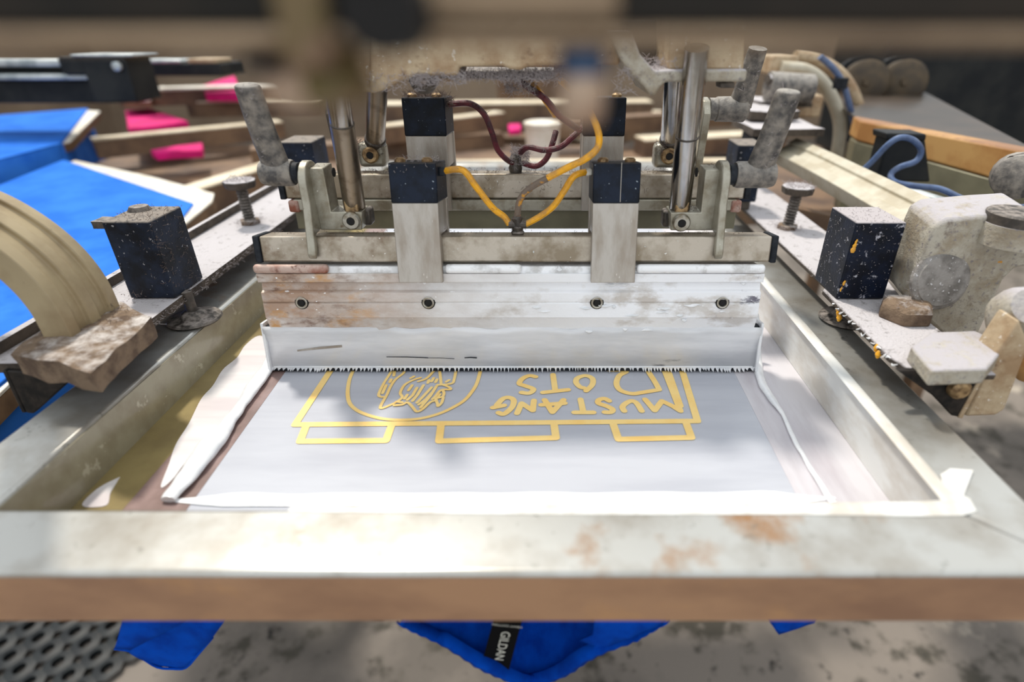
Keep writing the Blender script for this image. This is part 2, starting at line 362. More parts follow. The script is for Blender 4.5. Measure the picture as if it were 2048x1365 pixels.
def mark(name, lines, wdt, org, sm=True, closed=False):
    global NM
    NM = NM + 1
    b = B()
    for l in lines:
        P = zp(org, l); stroke(b, curve(P) if sm and len(P) > 2 else P, wdt, closed, SZ + NM * 6e-6)
    bm = b.bm
    o = b.build(name, 'stencil_yellow', mesh, smooth=False, recalc=False)
    return o
full = lambda l: l
# card outline and the three boxes below it
PX = (0, 0, 1)
b_w = .0058
mark('stencil_outline', [[(590, 849), (688, 700)], [(590, 849), (1024, 845.5), (1395, 842)], [(1395, 842), (1352, 700)], [(1360, 812), (1322, 700)]], b_w, PX, sm=False)
mark('stencil_box', [[(612, 852), (600, 882.5), (772, 881), (783, 851)]], b_w, PX, sm=False)
mark('stencil_box', [[(882, 850), (878, 882), (1112, 875.5), (1108, 848)]], b_w, PX, sm=False)
mark('stencil_box', [[(1226, 847), (1237, 878.5), (1383, 875), (1372, 845)]], b_w, PX, sm=False)
# badge ring and the sketch in it
mark('stencil_ring', [[(230, 20), (190, 90), (130, 230), (105, 400), (125, 540), (200, 630), (330, 700), (560, 765), (830, 785), (1100, 765), (1350, 700), (1550, 610), (1700, 515), (1800, 400), (1870, 280), (1920, 100), (1935, 20)]], .0032, ZC5)
mark('stencil_sketch', [
    [(730, 60), (690, 140), (600, 280), (540, 400), (530, 450), (560, 470), (610, 470)], [(880, 60), (870, 140), (760, 230), (690, 330), (640, 440), (550, 620), (690, 580), (810, 515), (850, 470), (825, 430), (835, 380), (890, 300), (1000, 240), (1100, 210)],
    [(1070, 260), (1180, 220), (1280, 120), (1330, 80), (1360, 120), (1380, 290)], [(1590, 70), (1560, 230), (1520, 290), (1330, 310)],
    [(1380, 300), (1470, 330), (1510, 370), (1380, 380), (1300, 470), (1260, 505)], [(1400, 380), (1420, 420), (1400, 470), (1310, 500), (1330, 560), (1340, 600), (1390, 550), (1410, 480)],
    [(740, 590), (850, 580), (920, 550), (990, 610), (1050, 675), (1130, 640), (1230, 550), (1320, 520)],
    [(770, 540), (850, 550)]], .0025, ZC5)
mark('stencil_sketch', [[(630, 310), (580, 420)], [(745, 110), (735, 180)], [(810, 90), (815, 110)], [(700, 230), (680, 270)], [(1010, 190), (965, 215)], [(985, 310), (935, 380)], [(1050, 345), (990, 450), (920, 510)], [(920, 440), (880, 495)],
    [(1140, 310), (1060, 440), (990, 525)], [(1250, 340), (1120, 480), (1050, 550)], [(1270, 400), (1180, 500), (1075, 575)], [(1320, 320), (1230, 460), (1100, 615)], [(1280, 210), (1250, 260)], [(1215, 240), (1200, 280)], [(1325, 230), (1305, 270)], [(1490, 240), (1450, 265)], [(1365, 435), (1330, 475)]], .0027, ZC5, sm=False)
# upside-down lettering, read from the far side
LW = .0050
mark('letter', [[(1785, 455), (1715, 410), (1620, 365), (1555, 450), (1470, 350)], [(1785, 455), (1640, 90)]], LW, ZB4, sm=False)
mark('letter', [[(1440, 455), (1395, 385), (1350, 365), (1300, 385), (1268, 420), (1285, 455)]], LW, ZB4)
mark('letter', [[(1110, 465), (1165, 465), (1180, 440), (1125, 410), (1055, 385), (1060, 355), (1110, 345), (1150, 365)]], LW, ZB4)
mark('letter', [[(840, 467), (1010, 467)], [(920, 467), (895, 350)]], LW, ZB4, sm=False)
mark('letter', [[(745, 355), (645, 465), (575, 355)], [(755, 385), (545, 400)]], LW, ZB4, sm=False)
mark('letter', [[(480, 360), (470, 450), (370, 385), (330, 475)]], LW, ZB4, sm=False)
mark('letter', [[(165, 470), (215, 480), (285, 420), (300, 360), (260, 335), (205, 345), (150, 400)], [(115, 425), (215, 405)]], LW, ZB4)
mark('letter', [[(370, 290), (440, 295), (475, 260), (400, 230), (350, 210), (380, 165), (440, 140), (495, 150)]], LW, ZB4)
mark('letter', [[(560, 290), (785, 265)], [(670, 275), (650, 130)]], LW, ZB4, sm=False)
mark('letter', [[(945, 275), (1000, 220), (1000, 165), (940, 140), (870, 160), (855, 200), (890, 240), (925, 250)]], LW, ZB4)
mark('numeral', [[(1595, 265), (1440, 290), (1350, 300), (1250, 270), (1215, 210), (1240, 140), (1300, 100), (1150, 90)], [(1595, 265), (1560, 200), (1490, 90)]], LW, ZB4)

# ================================================================== ink on the mesh
def px_flat(pts, z, h): return B().poly([at(x, y, z=z) for x, y in pts], (0, 0, h))
# near pile of ink left by the flood stroke
b = B(); n = 46; top = []
for i in range(n + 1):
    t = i / n; x = 345 + t * 1320
    yy = 993 + 1.0 * math.sin(i * .9) - 4 * t
    p = at(x, yy, z=MZ); p.y = max(p.y - .004, IY0 + .006); top.append(p + Vector((0, 0, .0006)))
b.tube([p for p in top], [(.0060 + .0012 * mnoise.noise(Vector((i * .3, 2, 0)))) * min(1, .15 + min(i, n - i) * .22) for i in range(n + 1)], 10, 2, flat=.16, up=(0, 0, 1))
tag(b.build('ink_pile', 'ink_white'), 'low bank of white ink along the near inner edge of the screen', 'ink', kind='stuff')
# thick rolled ridge from the squeegee's left end to the near left corner
pth = [(541, 640), (537, 690), (528, 735), (508, 772), (482, 812), (455, 848), (425, 885), (395, 925), (365, 965), (335, 1000)]
b = B(); P = [at(x, y, z=MZ + .003) for x, y in pth]; P[0] = Vector((-.247, .452, .955)); P[1] = Vector((-.2475, .447, .932)); P[2] = Vector((-.2485, .437, .9165))
b.tube(P, [.002, .004, .006, .0070, .0050, .0062, .0098, .0086, .0070, .005], 14, 5, flat=.55, up=(0, 0, 1)); b.rough(.0009, 1, 90)
tag(b.build('ink_ridge', 'ink_white', ang=60), 'thick glossy ridge of white ink trailing from the left end of the squeegee', 'ink', kind='stuff')
pth = [(1516, 735), (1526, 770), (1545, 800), (1566, 830), (1590, 880), (1618, 930), (1645, 975), (1668, 1008)]
b = B(); P = [at(x, y, z=MZ + .0012) for x, y in pth]; P = [Vector((.186, .455, .955)), Vector((.1875, .446, .93))] + P
b.tube(P, [.0025, .0042, .0045, .0042, .0038, .0020, .0020, .0022, .0024, .0030], 12, 5, flat=.6, up=(0, 0, 1)); b.rough(.0007, 1, 90)
tag(b.build('ink_trail', 'ink_white', ang=60), 'thin white ink trail running from the right end of the squeegee', 'ink', kind='stuff')
# smear left of the ridge
sm = [(548, 690), (520, 672), (492, 690), (474, 716), (446, 740), (426, 772), (402, 800), (378, 848), (352, 890), (338, 930), (322, 975), (345, 960), (380, 915), (430, 870), (520, 770)]
sp_ = curve([Vector((x, y, 0)) for x, y in sm + sm[:1]], 6)[:-1]
s2_ = curve([Vector((x, y, 0)) for x, y in ((240, 955), (222, 985), (212, 1012), (165, 1012), (196, 978), (240, 955))], 6)[:-1]
tag(px_flat([(p.x, p.y) for p in s2_], MZ + .0003, .0005).build('ink_smear', 'ink_film', smooth=False), 'small pale ink smear in the near left corner of the screen', 'ink', kind='stuff')
tag(px_flat([(p.x, p.y) for p in sp_], MZ + .0003, .0005).build('ink_smear', 'ink_film', smooth=False), 'flat milky smear of ink beside the thick left ridge', 'ink', kind='stuff')

# ================================================================== squeegee (tilted nine degrees away from the camera)
TA = math.radians(9); SO = Vector((-.03, .4306, .9194))
SV = Vector((0, math.sin(TA), math.cos(TA))); SW = Vector((0, -math.cos(TA), math.sin(TA)))
KX, KV = .984, .964
def sq(x, v, w): return SO + Vector((x * KX, 0, 0)) + SV * (v * KV) + SW * w
def sbox(b, x0, x1, v0, v1, w0, w1):
    R = Matrix((Vector((1, 0, 0)), -SW, SV)).transposed()
    return b.box(x0 * KX, x1 * KX, -w1, -w0, v0 * KV, v1 * KV, R, SO)
sg = thing('squeegee', sq(0, 0, 0), 'ink-coated squeegee with aluminium holder pressed onto the screen mesh', 'squeegee')
prof = [(.0325, .0045), (.0335, .0075), (.0455, .0118), (.0475, .0132), (.0600, .0132), (.0603, .0124), (.0610, .0124), (.0613, .0132), (.0695, .0136), (.0712, .0105), (.0775, .0095), (.0792, .0155), (.0868, .0165), (.0868, -.0150), (.0325, -.0115)]
B().poly([sq(-.2088, v, w) for v, w in prof], (.4176 * KX, 0, 0)).build('holder', 'holder_inked', sg, bevel=.0004, bseg=1)
bl = sbox(B(), -.2155, .2155, -.0068, .0365, -.0044, .0044); bl.build('blade', 'rubber_black', sg, bevel=.0008)
# layer of ink carried on the blade and under the holder lip
b = B(); n = 60
for i in range(n):
    x0 = -.2158 + i * .4316 / n; x1 = x0 + .4316 / n
    a0 = .031 + .004 * mnoise.noise(Vector((x0 * 30, 0, 0))); a1 = .031 + .004 * mnoise.noise(Vector((x1 * 30, 0, 0)))
    k0 = .006 + .0022 * mnoise.noise(Vector((x0 * 40, 3, 0))); k1 = .006 + .0022 * mnoise.noise(Vector((x1 * 40, 3, 0)))
    v = [b.bm.verts.new(sq(*p)) for p in ((x0, -.0030, .0046), (x1, -.0030, .0046), (x1, a1 - .010, .0052), (x0, a0 - .010, .0052), (x1, a1, k1 + .002), (x0, a0, k0 + .002), (x1, a1 + .006, .0085), (x0, a0 + .006, .0085))]
    b.bm.faces.new((v[0], v[1], v[2], v[3])); b.bm.faces.new((v[3], v[2], v[4], v[5])); b.bm.faces.new((v[5], v[4], v[6], v[7]))
bmesh.ops.remove_doubles(b.bm, verts=b.bm.verts[:], dist=1e-5)
o = b.build('ink_coat', 'blade_coated', sg, solid=.0006, ang=70); o['kind'] = 'stuff'
for x in (-.2172, .2150): sbox(B(), x, x + .0022, -.0060, .0400, -.0060, .0080).rough(.0004, 1, 200).build('end_ink', 'ink_white', sg)
# strings of ink between blade edge and mesh
b = B(); tips = []; x = -.2150
while x < .2150:
    tips.append((x, random.uniform(.55, 1.0))); x += random.choice((.0020, .0026, .0030, .0036, .0042, .0050))
row = None
for (xa, la), (xb, lb) in zip(tips, tips[1:]):
    for k in range(8):
        t = k / 8; u = abs(2 * t - 1); ln = (la * (1 - t) + lb * t) * (.04 + .96 * u ** 3.2); x = xa + (xb - xa) * t
        A = sq(x, -.0026, .0049); T = Vector((x + SO.x, A.y - .0024 * ln, A.z - (A.z - MZ - .0004) * ln))
        new = [b.bm.verts.new(A), b.bm.verts.new(A.lerp(T, .5) + Vector((0, .0003, 0))), b.bm.verts.new(T)]
        if row: b.bm.faces.new((row[0], new[0], new[1], row[1])); b.bm.faces.new((row[1], new[1], new[2], row[2]))
        row = new
o = b.build('ink_fringe', 'ink_white', sg, solid=.0004); o['kind'] = 'stuff'
sbox(B(), -.2135, .2135, -.0035, -.0018, .0044, .0056).build('ink_bead', 'ink_white', sg, bevel=.0005)
# bare dark streaks where the ink is scraped off
for x0, x1, v0, v1, t in ((-.112, -.075, .0075, .0066, .0007), (-.078, -.052, .0064, .0058, .0004), (-.043, -.032, .0066, .0066, .0010), (-.19, -.15, .0135, .018, .0022)):
    b = B(); b.poly([sq(x0, v0 - t / 3, .0054), sq((x0 + x1) / 2, (v0 + v1) / 2 - t / 2 + .0004, .0056), sq(x1, v1 - t / 2, .0056), sq(x1, v1 + t / 2, .0056), sq((x0 + x1) / 2, (v0 + v1) / 2 + t / 2 + .0004, .0056), sq(x0, v0 + t / 3, .0054)], SW * .0003)
    b.build('bare_streak', 'rubber_black' if t < .0015 else 'clamp_silver', sg)
for x in (-.176, -.0696, .072, .1775):
    s_ = B(); c0 = sq(x, .0608, .0126)
    s_.lathe(c0, SW, [(0, .0049), (.0018, .0049), (.0022, .0043), (.0018, .0034), (.0004, .0030)], 20)
    so = s_.build('screw', 'screw_steel', sg)
    B().lathe(sq(x, .0608, .0128), SW, [(0, .0027), (.0012, .0025)], 6).build('hex_recess', 'recess_black', so)
    B().lathe(sq(x, .0608, .0120), SW, [(.0008, .0057), (.0013, .0057)], 20).build('seat_ring', 'recess_black', so)
# clamping lips on the holder's top
for x0, x1, m_ in ((-.2100, -.1486, 'lip_rust'), (-.0535, .0096, 'lip_inked'), (.1030, .2085, 'lip_inked')):
    sbox(B(), x0, x1, .0872, .0948, .0125, .0188).build('top_lip', m_, sg, bevel=.0030, bseg=4)
sbox(B(), -.206, .206, .0860, .0925, -.010, .0140).build('slot_rail', 'lip_inked', sg, bevel=.0005)
# lumps of ink clinging to the holder
b = B()
for _ in range(34):
    x = random.triangular(-.02, .205, .10); v = random.choice((.047, .052, .056, .079, .084, .092, .036)) + random.uniform(-.003, .003)
    k = random.uniform(.0015, .006); p = sq(x, v, .0135 if v > .045 else .009)
    if v > .088: p = sq(min(x, .04), .0905, .0150)
    b.tube([p - Vector((k, 0, 0)), p + SV * random.uniform(-.001, .001), p + Vector((k, 0, 0))], [.0003, random.uniform(.0008, .0018), .0003], 7, 3)
b.rough(.0006, 0, 300); o = b.build('ink_lumps', 'ink_white', sg, ang=70); o['kind'] = 'stuff'

# ------------------------------------------------------------------ square tube carrying the squeegee
BV0, BV1, BW0, BW1 = .0955, .1172, -.0105, .012
br = thing('squeegee_bar', sq(.005, .0955, 0), 'square steel tube with black end plugs above the front squeegee', 'bar')
sbox(B(), -.2035, .2130, BV0, BV1, BW0, BW1).build('tube', 'tube_steel', br, bevel=.0016, bseg=3)
for x in (-.2090, .2130): sbox(B(), x, x + .0052, BV0 - .0006, BV1 + .0006, BW0 - .0006, BW1 + .0006).build('end_plug', 'rubber_black', br, bevel=.0012)
lint(br, [(sq(.0, BV1, 0), (.2, .008, .0008), 260)], 'lint_dark', .0025)

def air_clamp(x, S, label, scratch=0):
    t = thing('air_clamp', S(x, .079, 0), label, 'clamp', 'air clamps on the squeegee bars')
    def bb(*a): return sbx(B(), S, *a)
    bb(x - .018, x + .018, .0800, .1450, .0125, .0200).build('front_plate', 'clamp_silver', t, bevel=.0006)
    bb(x - .0172, x + .0172, .1180, .1450, -.0200, .0126).build('body', 'clamp_silver', t, bevel=.0006)
    bb(x - .018, x + .018, .0930, .1450, -.0262, -.0196).build('back_plate', 'clamp_silver', t, bevel=.0006)
    bb(x - .0183, x + .0183, .1450, .1760, -.0240, .0203).build('cap', 'black_cap', t, bevel=.0011)
    for dx in (-.0105, .0105):
        B().lathe(S(x + dx, .1758, .0130), (S(0, 1, 0) - S(0, 0, 0)), [(0, .0042), (.0022, .0042), (.0036, .0028), (.0030, .0006)], 14).build('screw', 'screw_brass', t)
    return t
def sbx(b, S, x0, x1, v0, v1, w0, w1):
    o = S(0, 0, 0); R = Matrix((S(1, 0, 0) - o, -(S(0, 0, 1) - o), S(0, 1, 0) - o)).transposed()
    return b.box(x0, x1, -w1, -w0, v0, v1, R, o)
cl = air_clamp(-.0730, sq, 'silver air clamp with scuffed black cap, left one on the front bar')
crr = air_clamp(.0838, sq, 'silver air clamp with blue-black cap, right one on the front bar')
sbox(B(), .0868, .0872, .146, .176, .0203, .0206).build('scratch', 'clamp_silver', crr)
sbox(B(), .0606, .0660, .165, .171, .002, .008).build('port', 'screw_steel', crr, bevel=.0008)
sbox(B(), -.0550, -.0500, .165, .172, .002, .009).build('port', 'rubber_black', cl, bevel=.0008)
lint(cl, [(sq(-.073, .1765, 0), (.016, .016, .0008), 120), (sq(-.073, .17, .0205), (.017, .0005, .004), 12)], 'lint_grey', .004)

# ------------------------------------------------------------------ tee fitting and yellow hoses
tb = at(1037, 458, z=sq(0, BV1, 0).z); tb.y = sq(0, BV1, .001).y
te = thing('tee_fitting', tb, 'grimy black tee fitting on top of the front bar', 'fitting')
B().lathe(tb, (0, 0, 1), [(0, .0050), (.002, .0055), (.0035, .0042), (.0045, .0046), (.0065, .0046), (.0075, .0036), (.0135, .0042), (.0155, .0032)], 12).rough(.0004, 0, 300).build('body', 'dark_steel', te)
B().tube([tb + Vector((-.007, 0, .0085)), tb + Vector((.007, 0, .0085))], .0032, 10).rough(.0003, 0, 300).build('branch', 'dark_steel', te)
lint(te, [(tb + Vector((0, 0, .009)), (.006, .004, .006), 120)], 'lint_dark', .003)
HR = .0026
def hose(name, pts, m, label, cat='hose', r=HR, grp=None, lintn=0, lm='lint_grey', sm=8):
    o = B().tube(pts, r, 10, sm).build(name, m); tag(o, label, cat, grp)
    if lintn:
        for_ = [(p, (.002, .002, .002), lintn) for p in pts]
        lint(o, for_, lm, .0025)
    return o
hy = tb.y
hose('air_hose', [sq(-.0520, .1685, .0055), at(925, 340, y=hy - .004), at(952, 373, y=hy - .004), at(985, 415, y=hy - .002), at(1008, 433, y=hy), tb + Vector((-.0065, 0, .0085))], 'hose_yellow', 'yellow air hose from the left front clamp down to the tee fitting', lintn=8, lm='lint_dark')
hose('air_hose', [tb + Vector((.0065, 0, .0085)), at(1078, 434, y=hy), at(1106, 413, y=hy - .002), at(1128, 382, y=hy - .003), at(1148, 352, y=hy - .003), sq(.0615, .168, .005)], 'hose_yellow', 'short tan-yellow air hose from the tee fitting to the right front clamp', lintn=8, lm='lint_dark')
hose('air_hose', [tb + Vector((0, 0, .015)), at(1040, 400, y=hy - .003), at(1060, 376, y=hy - .005), at(1095, 356, y=hy - .008)], 'hose_dusty', 'dust-caked hose rising from the top of the tee fitting', lintn=30, lm='lint_dark')
hose('air_hose', [at(1095, 356, y=hy - .008), at(1135, 335, y=hy - .010), at(1170, 318, y=hy - .012), at(1194, 297, y=hy - .012), at(1198, 272, y=hy - .010), at(1188, 240, y=hy - .006), at(1165, 200, y=hy + .01), at(1120, 160, y=hy + .03)], 'hose_yellow', 'bright yellow hose curling up behind the right clamp towards the head')

# ------------------------------------------------------------------ pivots, straps, levers and shafts
def pivot(side):
    L_ = side < 0; nm = 'left' if L_ else 'right'
    y = .4485
    px = (lambda x, yy, Y=y: at(x, yy, y=Y))
    if L_: pts = [(615, 336), (646, 336), (662, 424), (724, 424), (724, 460), (641, 460)]
    else: pts = [(1446, 339), (1411, 339), (1402, 425), (1341, 425), (1341, 461), (1427, 461)]
    t = thing('pivot_bracket', at(pts[-1][0], 460, y=y), f'L-shaped steel pivot bracket with socket screw on the {nm} of the front bar', 'bracket', 'pivot brackets')
    Q = [px(*p) for p in pts]
    b = B(); b.poly(Q, (0, .020, .0)); b.build('body', 'bracket_steel', t, bevel=.0009)
    c0 = px(704, 440) if L_ else px(1362, 444)
    c1 = c0 + Vector((0, -.0032, .0))
    sc_ = B().lathe(c0 + Vector((0, .002, 0)), (0, -1, 0), [(0, .0072), (.0045, .0072), (.0058, .0062), (.0058, .0034), (.0030, .0030)], 22).build('screw', 'screw_steel', t)
    B().lathe(c1 + Vector((0, -.0002, 0)), (0, -1, 0), [(0, .0032), (.0004, .0030)], 6).build('hex_recess', 'recess_black', sc_)
    hp = px(661, 345) if L_ else px(1404, 348)
    hx = .0022 if L_ else -.0022
    B().lathe(px(655, 350) + Vector((.0012, .010, 0)) if L_ else px(1403, 350) + Vector((-.0012, .010, 0)), (1 if L_ else -1, 0, 0), [(0, .0036), (.0008, .0036)], 14).build('side_hole', 'recess_black', t)
    lint(t, [((Q[3] + Q[2]) / 2 + Vector((0, .01, .001)), (.010, .008, .001), 60), ((Q[0] + Q[1]) / 2 + Vector((0, .01, 0)), (.006, .008, .0005), 15)], 'lint_dark', .0028)
    # strap: upright slotted plate with a round top, welded to the bar
    xs = (at(591, 339, y=.439).x, at(608, 339, y=.439).x) if L_ else (at(1447, 341, y=.439).x, at(1464, 341, y=.439).x)
    z0 = sq(0, .101, .016).z; zt = at(600, 318, y=.457).z
    xs0 = (at(622, 500, y=.4335).x, at(640, 500, y=.4335).x) if L_ else (at(1426, 505, y=.4335).x, at(1446, 505, y=.4335).x)
    xm = (xs[0] + xs[1]) / 2; xa, xb = xm - .0033, xm + .0033
    yz = [(.4340, z0 + .004), (.4300, z0 - .002), (.4280, z0 + .002), (.4325, z0 + .020), (.4372, z0 + .040)]
    R_ = .0150; cy, cz = .4525, zt - R_
    yz += [(cy - R_ * math.cos(k * math.pi / 10), cz + R_ * math.sin(k * math.pi / 10)) for k in range(0, 11)]
    yz += [(cy + R_, z0 + .024), (.450, z0 + .017), (.4380, z0 + .016)]
    B_ = B().poly([(xa, a_, b_) for a_, b_ in yz], (xb - xa, 0, 0))
    B_.build('strap', 'bracket_steel', t, bevel=.0010)
    # lever handle: hub, arm, end cap
    lv = thing('clamp_lever', (xm, .450, cz), ('grey clamping lever tilted up, left of the front bar' if L_ else 'scuffed grey clamping lever standing free, right of the front bar'), 'lever', 'clamp levers')
    s = -1 if L_ else 1
    hubc = Vector((xa if L_ else xb, .4470, at(560, 345, y=.4470).z if L_ else at(1500, 349, y=.4470).z))
    end = at(533, 345, y=.4470).x if L_ else at(1540, 345, y=.4470).x
    B().lathe(hubc, (s, 0, 0), [(0, .0078), (.006, .0078)], 18).build('collar', 'rubber_black', lv, bevel=.0006)
    e = Vector((end, hubc.y, hubc.z))
    top = at(494, 172, y=.432) if L_ else at(1577, 184, y=.432)
    hb = B(); hb.lathe(hubc + Vector((s * .005, 0, 0)), (s, 0, 0), [(0, .0092), (.002, .0100), (abs(end - hubc.x) - .006, .0100), (abs(end - hubc.x) - .002, .0088)], 20)
    hub = hb.build('hub', 'lever_black', lv)
    A0 = e + Vector((-s * .008, 0, .002)); d = top - A0
    ar = B(); ar.tube([A0, A0 + d * .10 + Vector((-s * .001, 0, 0)), A0 + d * .5, A0 + d * .97, top], [.0105, .0108, .0100, .0094, .0058], 16, 5, flat=.62, up=(0, 1, 0))
    ar.build('arm', 'lever_black', lv, ang=60)
    B().lathe(e + Vector((-s * .0025, 0, -.002)), (s, 0, 0), [(0, .0066), (.0025, .0060), (.0030, .0030)], 14).build('end_screw', 'dark_steel', lv)
    lint(lv, [(A0 + d * k_ + Vector((0, -.004, 0)), (.005, .003, .006), 14) for k_ in (.15, .3, .5, .7, .95)], 'lint_grey', .003)
    # shaft leaning towards the camera up into the head
    bot = at(712, 432, y=.463) if L_ else at(1357, 436, y=.463)
    upv = at(679, 215, y=.430) if L_ else at(1388, 150, y=.427)
    if L_: upv = upv + (upv - bot) * .25
    sh = thing('guide_shaft', bot, f'polished guide shaft leaning from the {nm} pivot bracket up into the head', 'shaft', 'guide shafts')
    dd = upv - bot; tm = .62 if not L_ else .70
    B().tube([bot - dd * .03, bot + dd * tm], .0086, 24).build('lower_rod', 'shaft_chrome' if not L_ else 'shaft_worn', sh, bevel=.0006)
    B().tube([bot + dd * tm, bot + dd * 1.15], .0082, 24).build('upper_rod', 'shaft_chrome', sh)
    B().lathe(bot + dd * (tm - .004), dd, [(0, .0087), (.0012, .0087)], 24).build('grease_ring', 'dark_steel', sh)
    # notch and clevis at the foot
    f0 = bot + dd * .06 + Vector((0, -.0070, 0))
    B().box(-.0055, .0055, -.0016, .0016, -.006, .006, Matrix.Identity(3), f0 + dd.normalized() * .006).build('notch', 'screw_brass', sh, bevel=.0012)
    B().box(-.0085, .0085, -.004, .008, -.007, .007, Matrix.Identity(3), bot + Vector((.005 if L_ else -.005, 0, .0))).build('clevis', 'dark_steel', sh, bevel=.002)
pivot(-1); pivot(1)

# ================================================================== rear flood bar and what hangs on it
RO = Vector((-.03, .530, .9495)); RT = math.radians(4)
RV = Vector((0, math.sin(RT), math.cos(RT))); RW = Vector((0, -math.cos(RT), math.sin(RT)))
def rs(x, v, w): return RO + Vector((x, 0, 0)) + RV * v + RW * w
fb = thing('flood_bar', rs(0, .06, 0), 'grimy rear square tube with flood blade behind the squeegee', 'bar')
sbx(B(), rs, -.212, .212, .0890, .1115, -.011, .0115).build('tube', 'tube_steel', fb, bevel=.0016)
for x in (-.2175, .2120): sbx(B(), rs, x, x + .0055, .0885, .1120, -.0115, .0120).build('end_plug', 'rubber_black', fb, bevel=.001)
sbx(B(), rs, -.205, .205, .0790, .0890, -.006, .0150).build('top_lip', 'bracket_steel', fb, bevel=.001)
sbx(B(), rs, -.208, .208, .0600, .0792, -.004, .0075).build('flood_blade', 'panel_grey', fb, bevel=.001)
for x in (-.2095, .1995): sbx(B(), rs, x, x + .010, .0775, .0885, .006, .0165).build('lip_end', 'lip_rust', fb, bevel=.002)
lint(fb, [(rs(0, .112, 0), (.2, .009, .001), 700), (rs(0, .100, .0125), (.2, .0005, .008), 120)], 'lint_dark', .004)
rc1 = air_clamp(-.0760, rs, 'grubby air clamp with lint on its black cap, left one on the rear bar')
rc2 = air_clamp(.0790, rs, 'air clamp half hidden by the blurred knob, right one on the rear bar')
lint(rc1, [(rs(-.076, .1775, .005), (.017, .014, .0015), 500), (rs(-.056, .172, .005), (.004, .01, .004), 160)], 'lint_dark', .005)
ry = rs(0, .112, 0).y
nb = at(1040, 322, y=ry)
nt_ = thing('hose_junction', nb, 'lint-covered hose junction on top of the rear bar', 'fitting')
B().lathe(rs(.0005, .1115, 0), RV, [(0, .006), (.004, .0065), (.008, .005), (.013, .0058), (.016, .003)], 12).rough(.0006, 0, 300).build('body', 'dark_steel', nt_)
lint(nt_, [(nb + Vector((0, 0, .004)), (.008, .006, .008), 700)], 'lint_grey', .0045)
hose('maroon_hose', [rs(-.0560, .1700, .006), at(940, 207, y=ry - .008), at(968, 228, y=ry - .012), at(985, 268, y=ry - .012), at(996, 300, y=ry - .008), at(1018, 322, y=ry - .004), at(1035, 326, y=ry)], 'hose_maroon', 'maroon hose curving down from the left rear clamp cap', lintn=40, lm='lint_dark')
hose('maroon_hose', [at(1045, 326, y=ry), at(1072, 332, y=ry - .004), at(1092, 318, y=ry - .006), at(1104, 290, y=ry - .006), at(1112, 262, y=ry)], 'hose_maroon', 'short maroon hose looping right from the lint-covered junction', lintn=30)
hose('maroon_hose', [at(1040, 306, y=ry - .006), at(1056, 294, y=ry - .010), at(1088, 300, y=ry - .014), at(1120, 294, y=ry - .014), at(1145, 274, y=ry - .010), at(1170, 250, y=ry)], 'hose_maroon', 'dusty pink-grey hose running from the junction to the right rear clamp', lintn=60)
hose('maroon_hose', [at(1034, 158, y=.50), at(1062, 178, y=.495), at(1090, 197, y=.49), at(1120, 232, y=.49), at(1160, 260, y=.50)], 'hose_maroon', 'maroon hose dropping from the slot in the head casting', lintn=20)
hose('air_hose', [at(1048, 158, y=.505), at(1075, 180, y=.502), at(1096, 208, y=.502), at(1110, 230, y=.51)], 'hose_yellow', 'yellow hose beside the maroon one under the head casting')
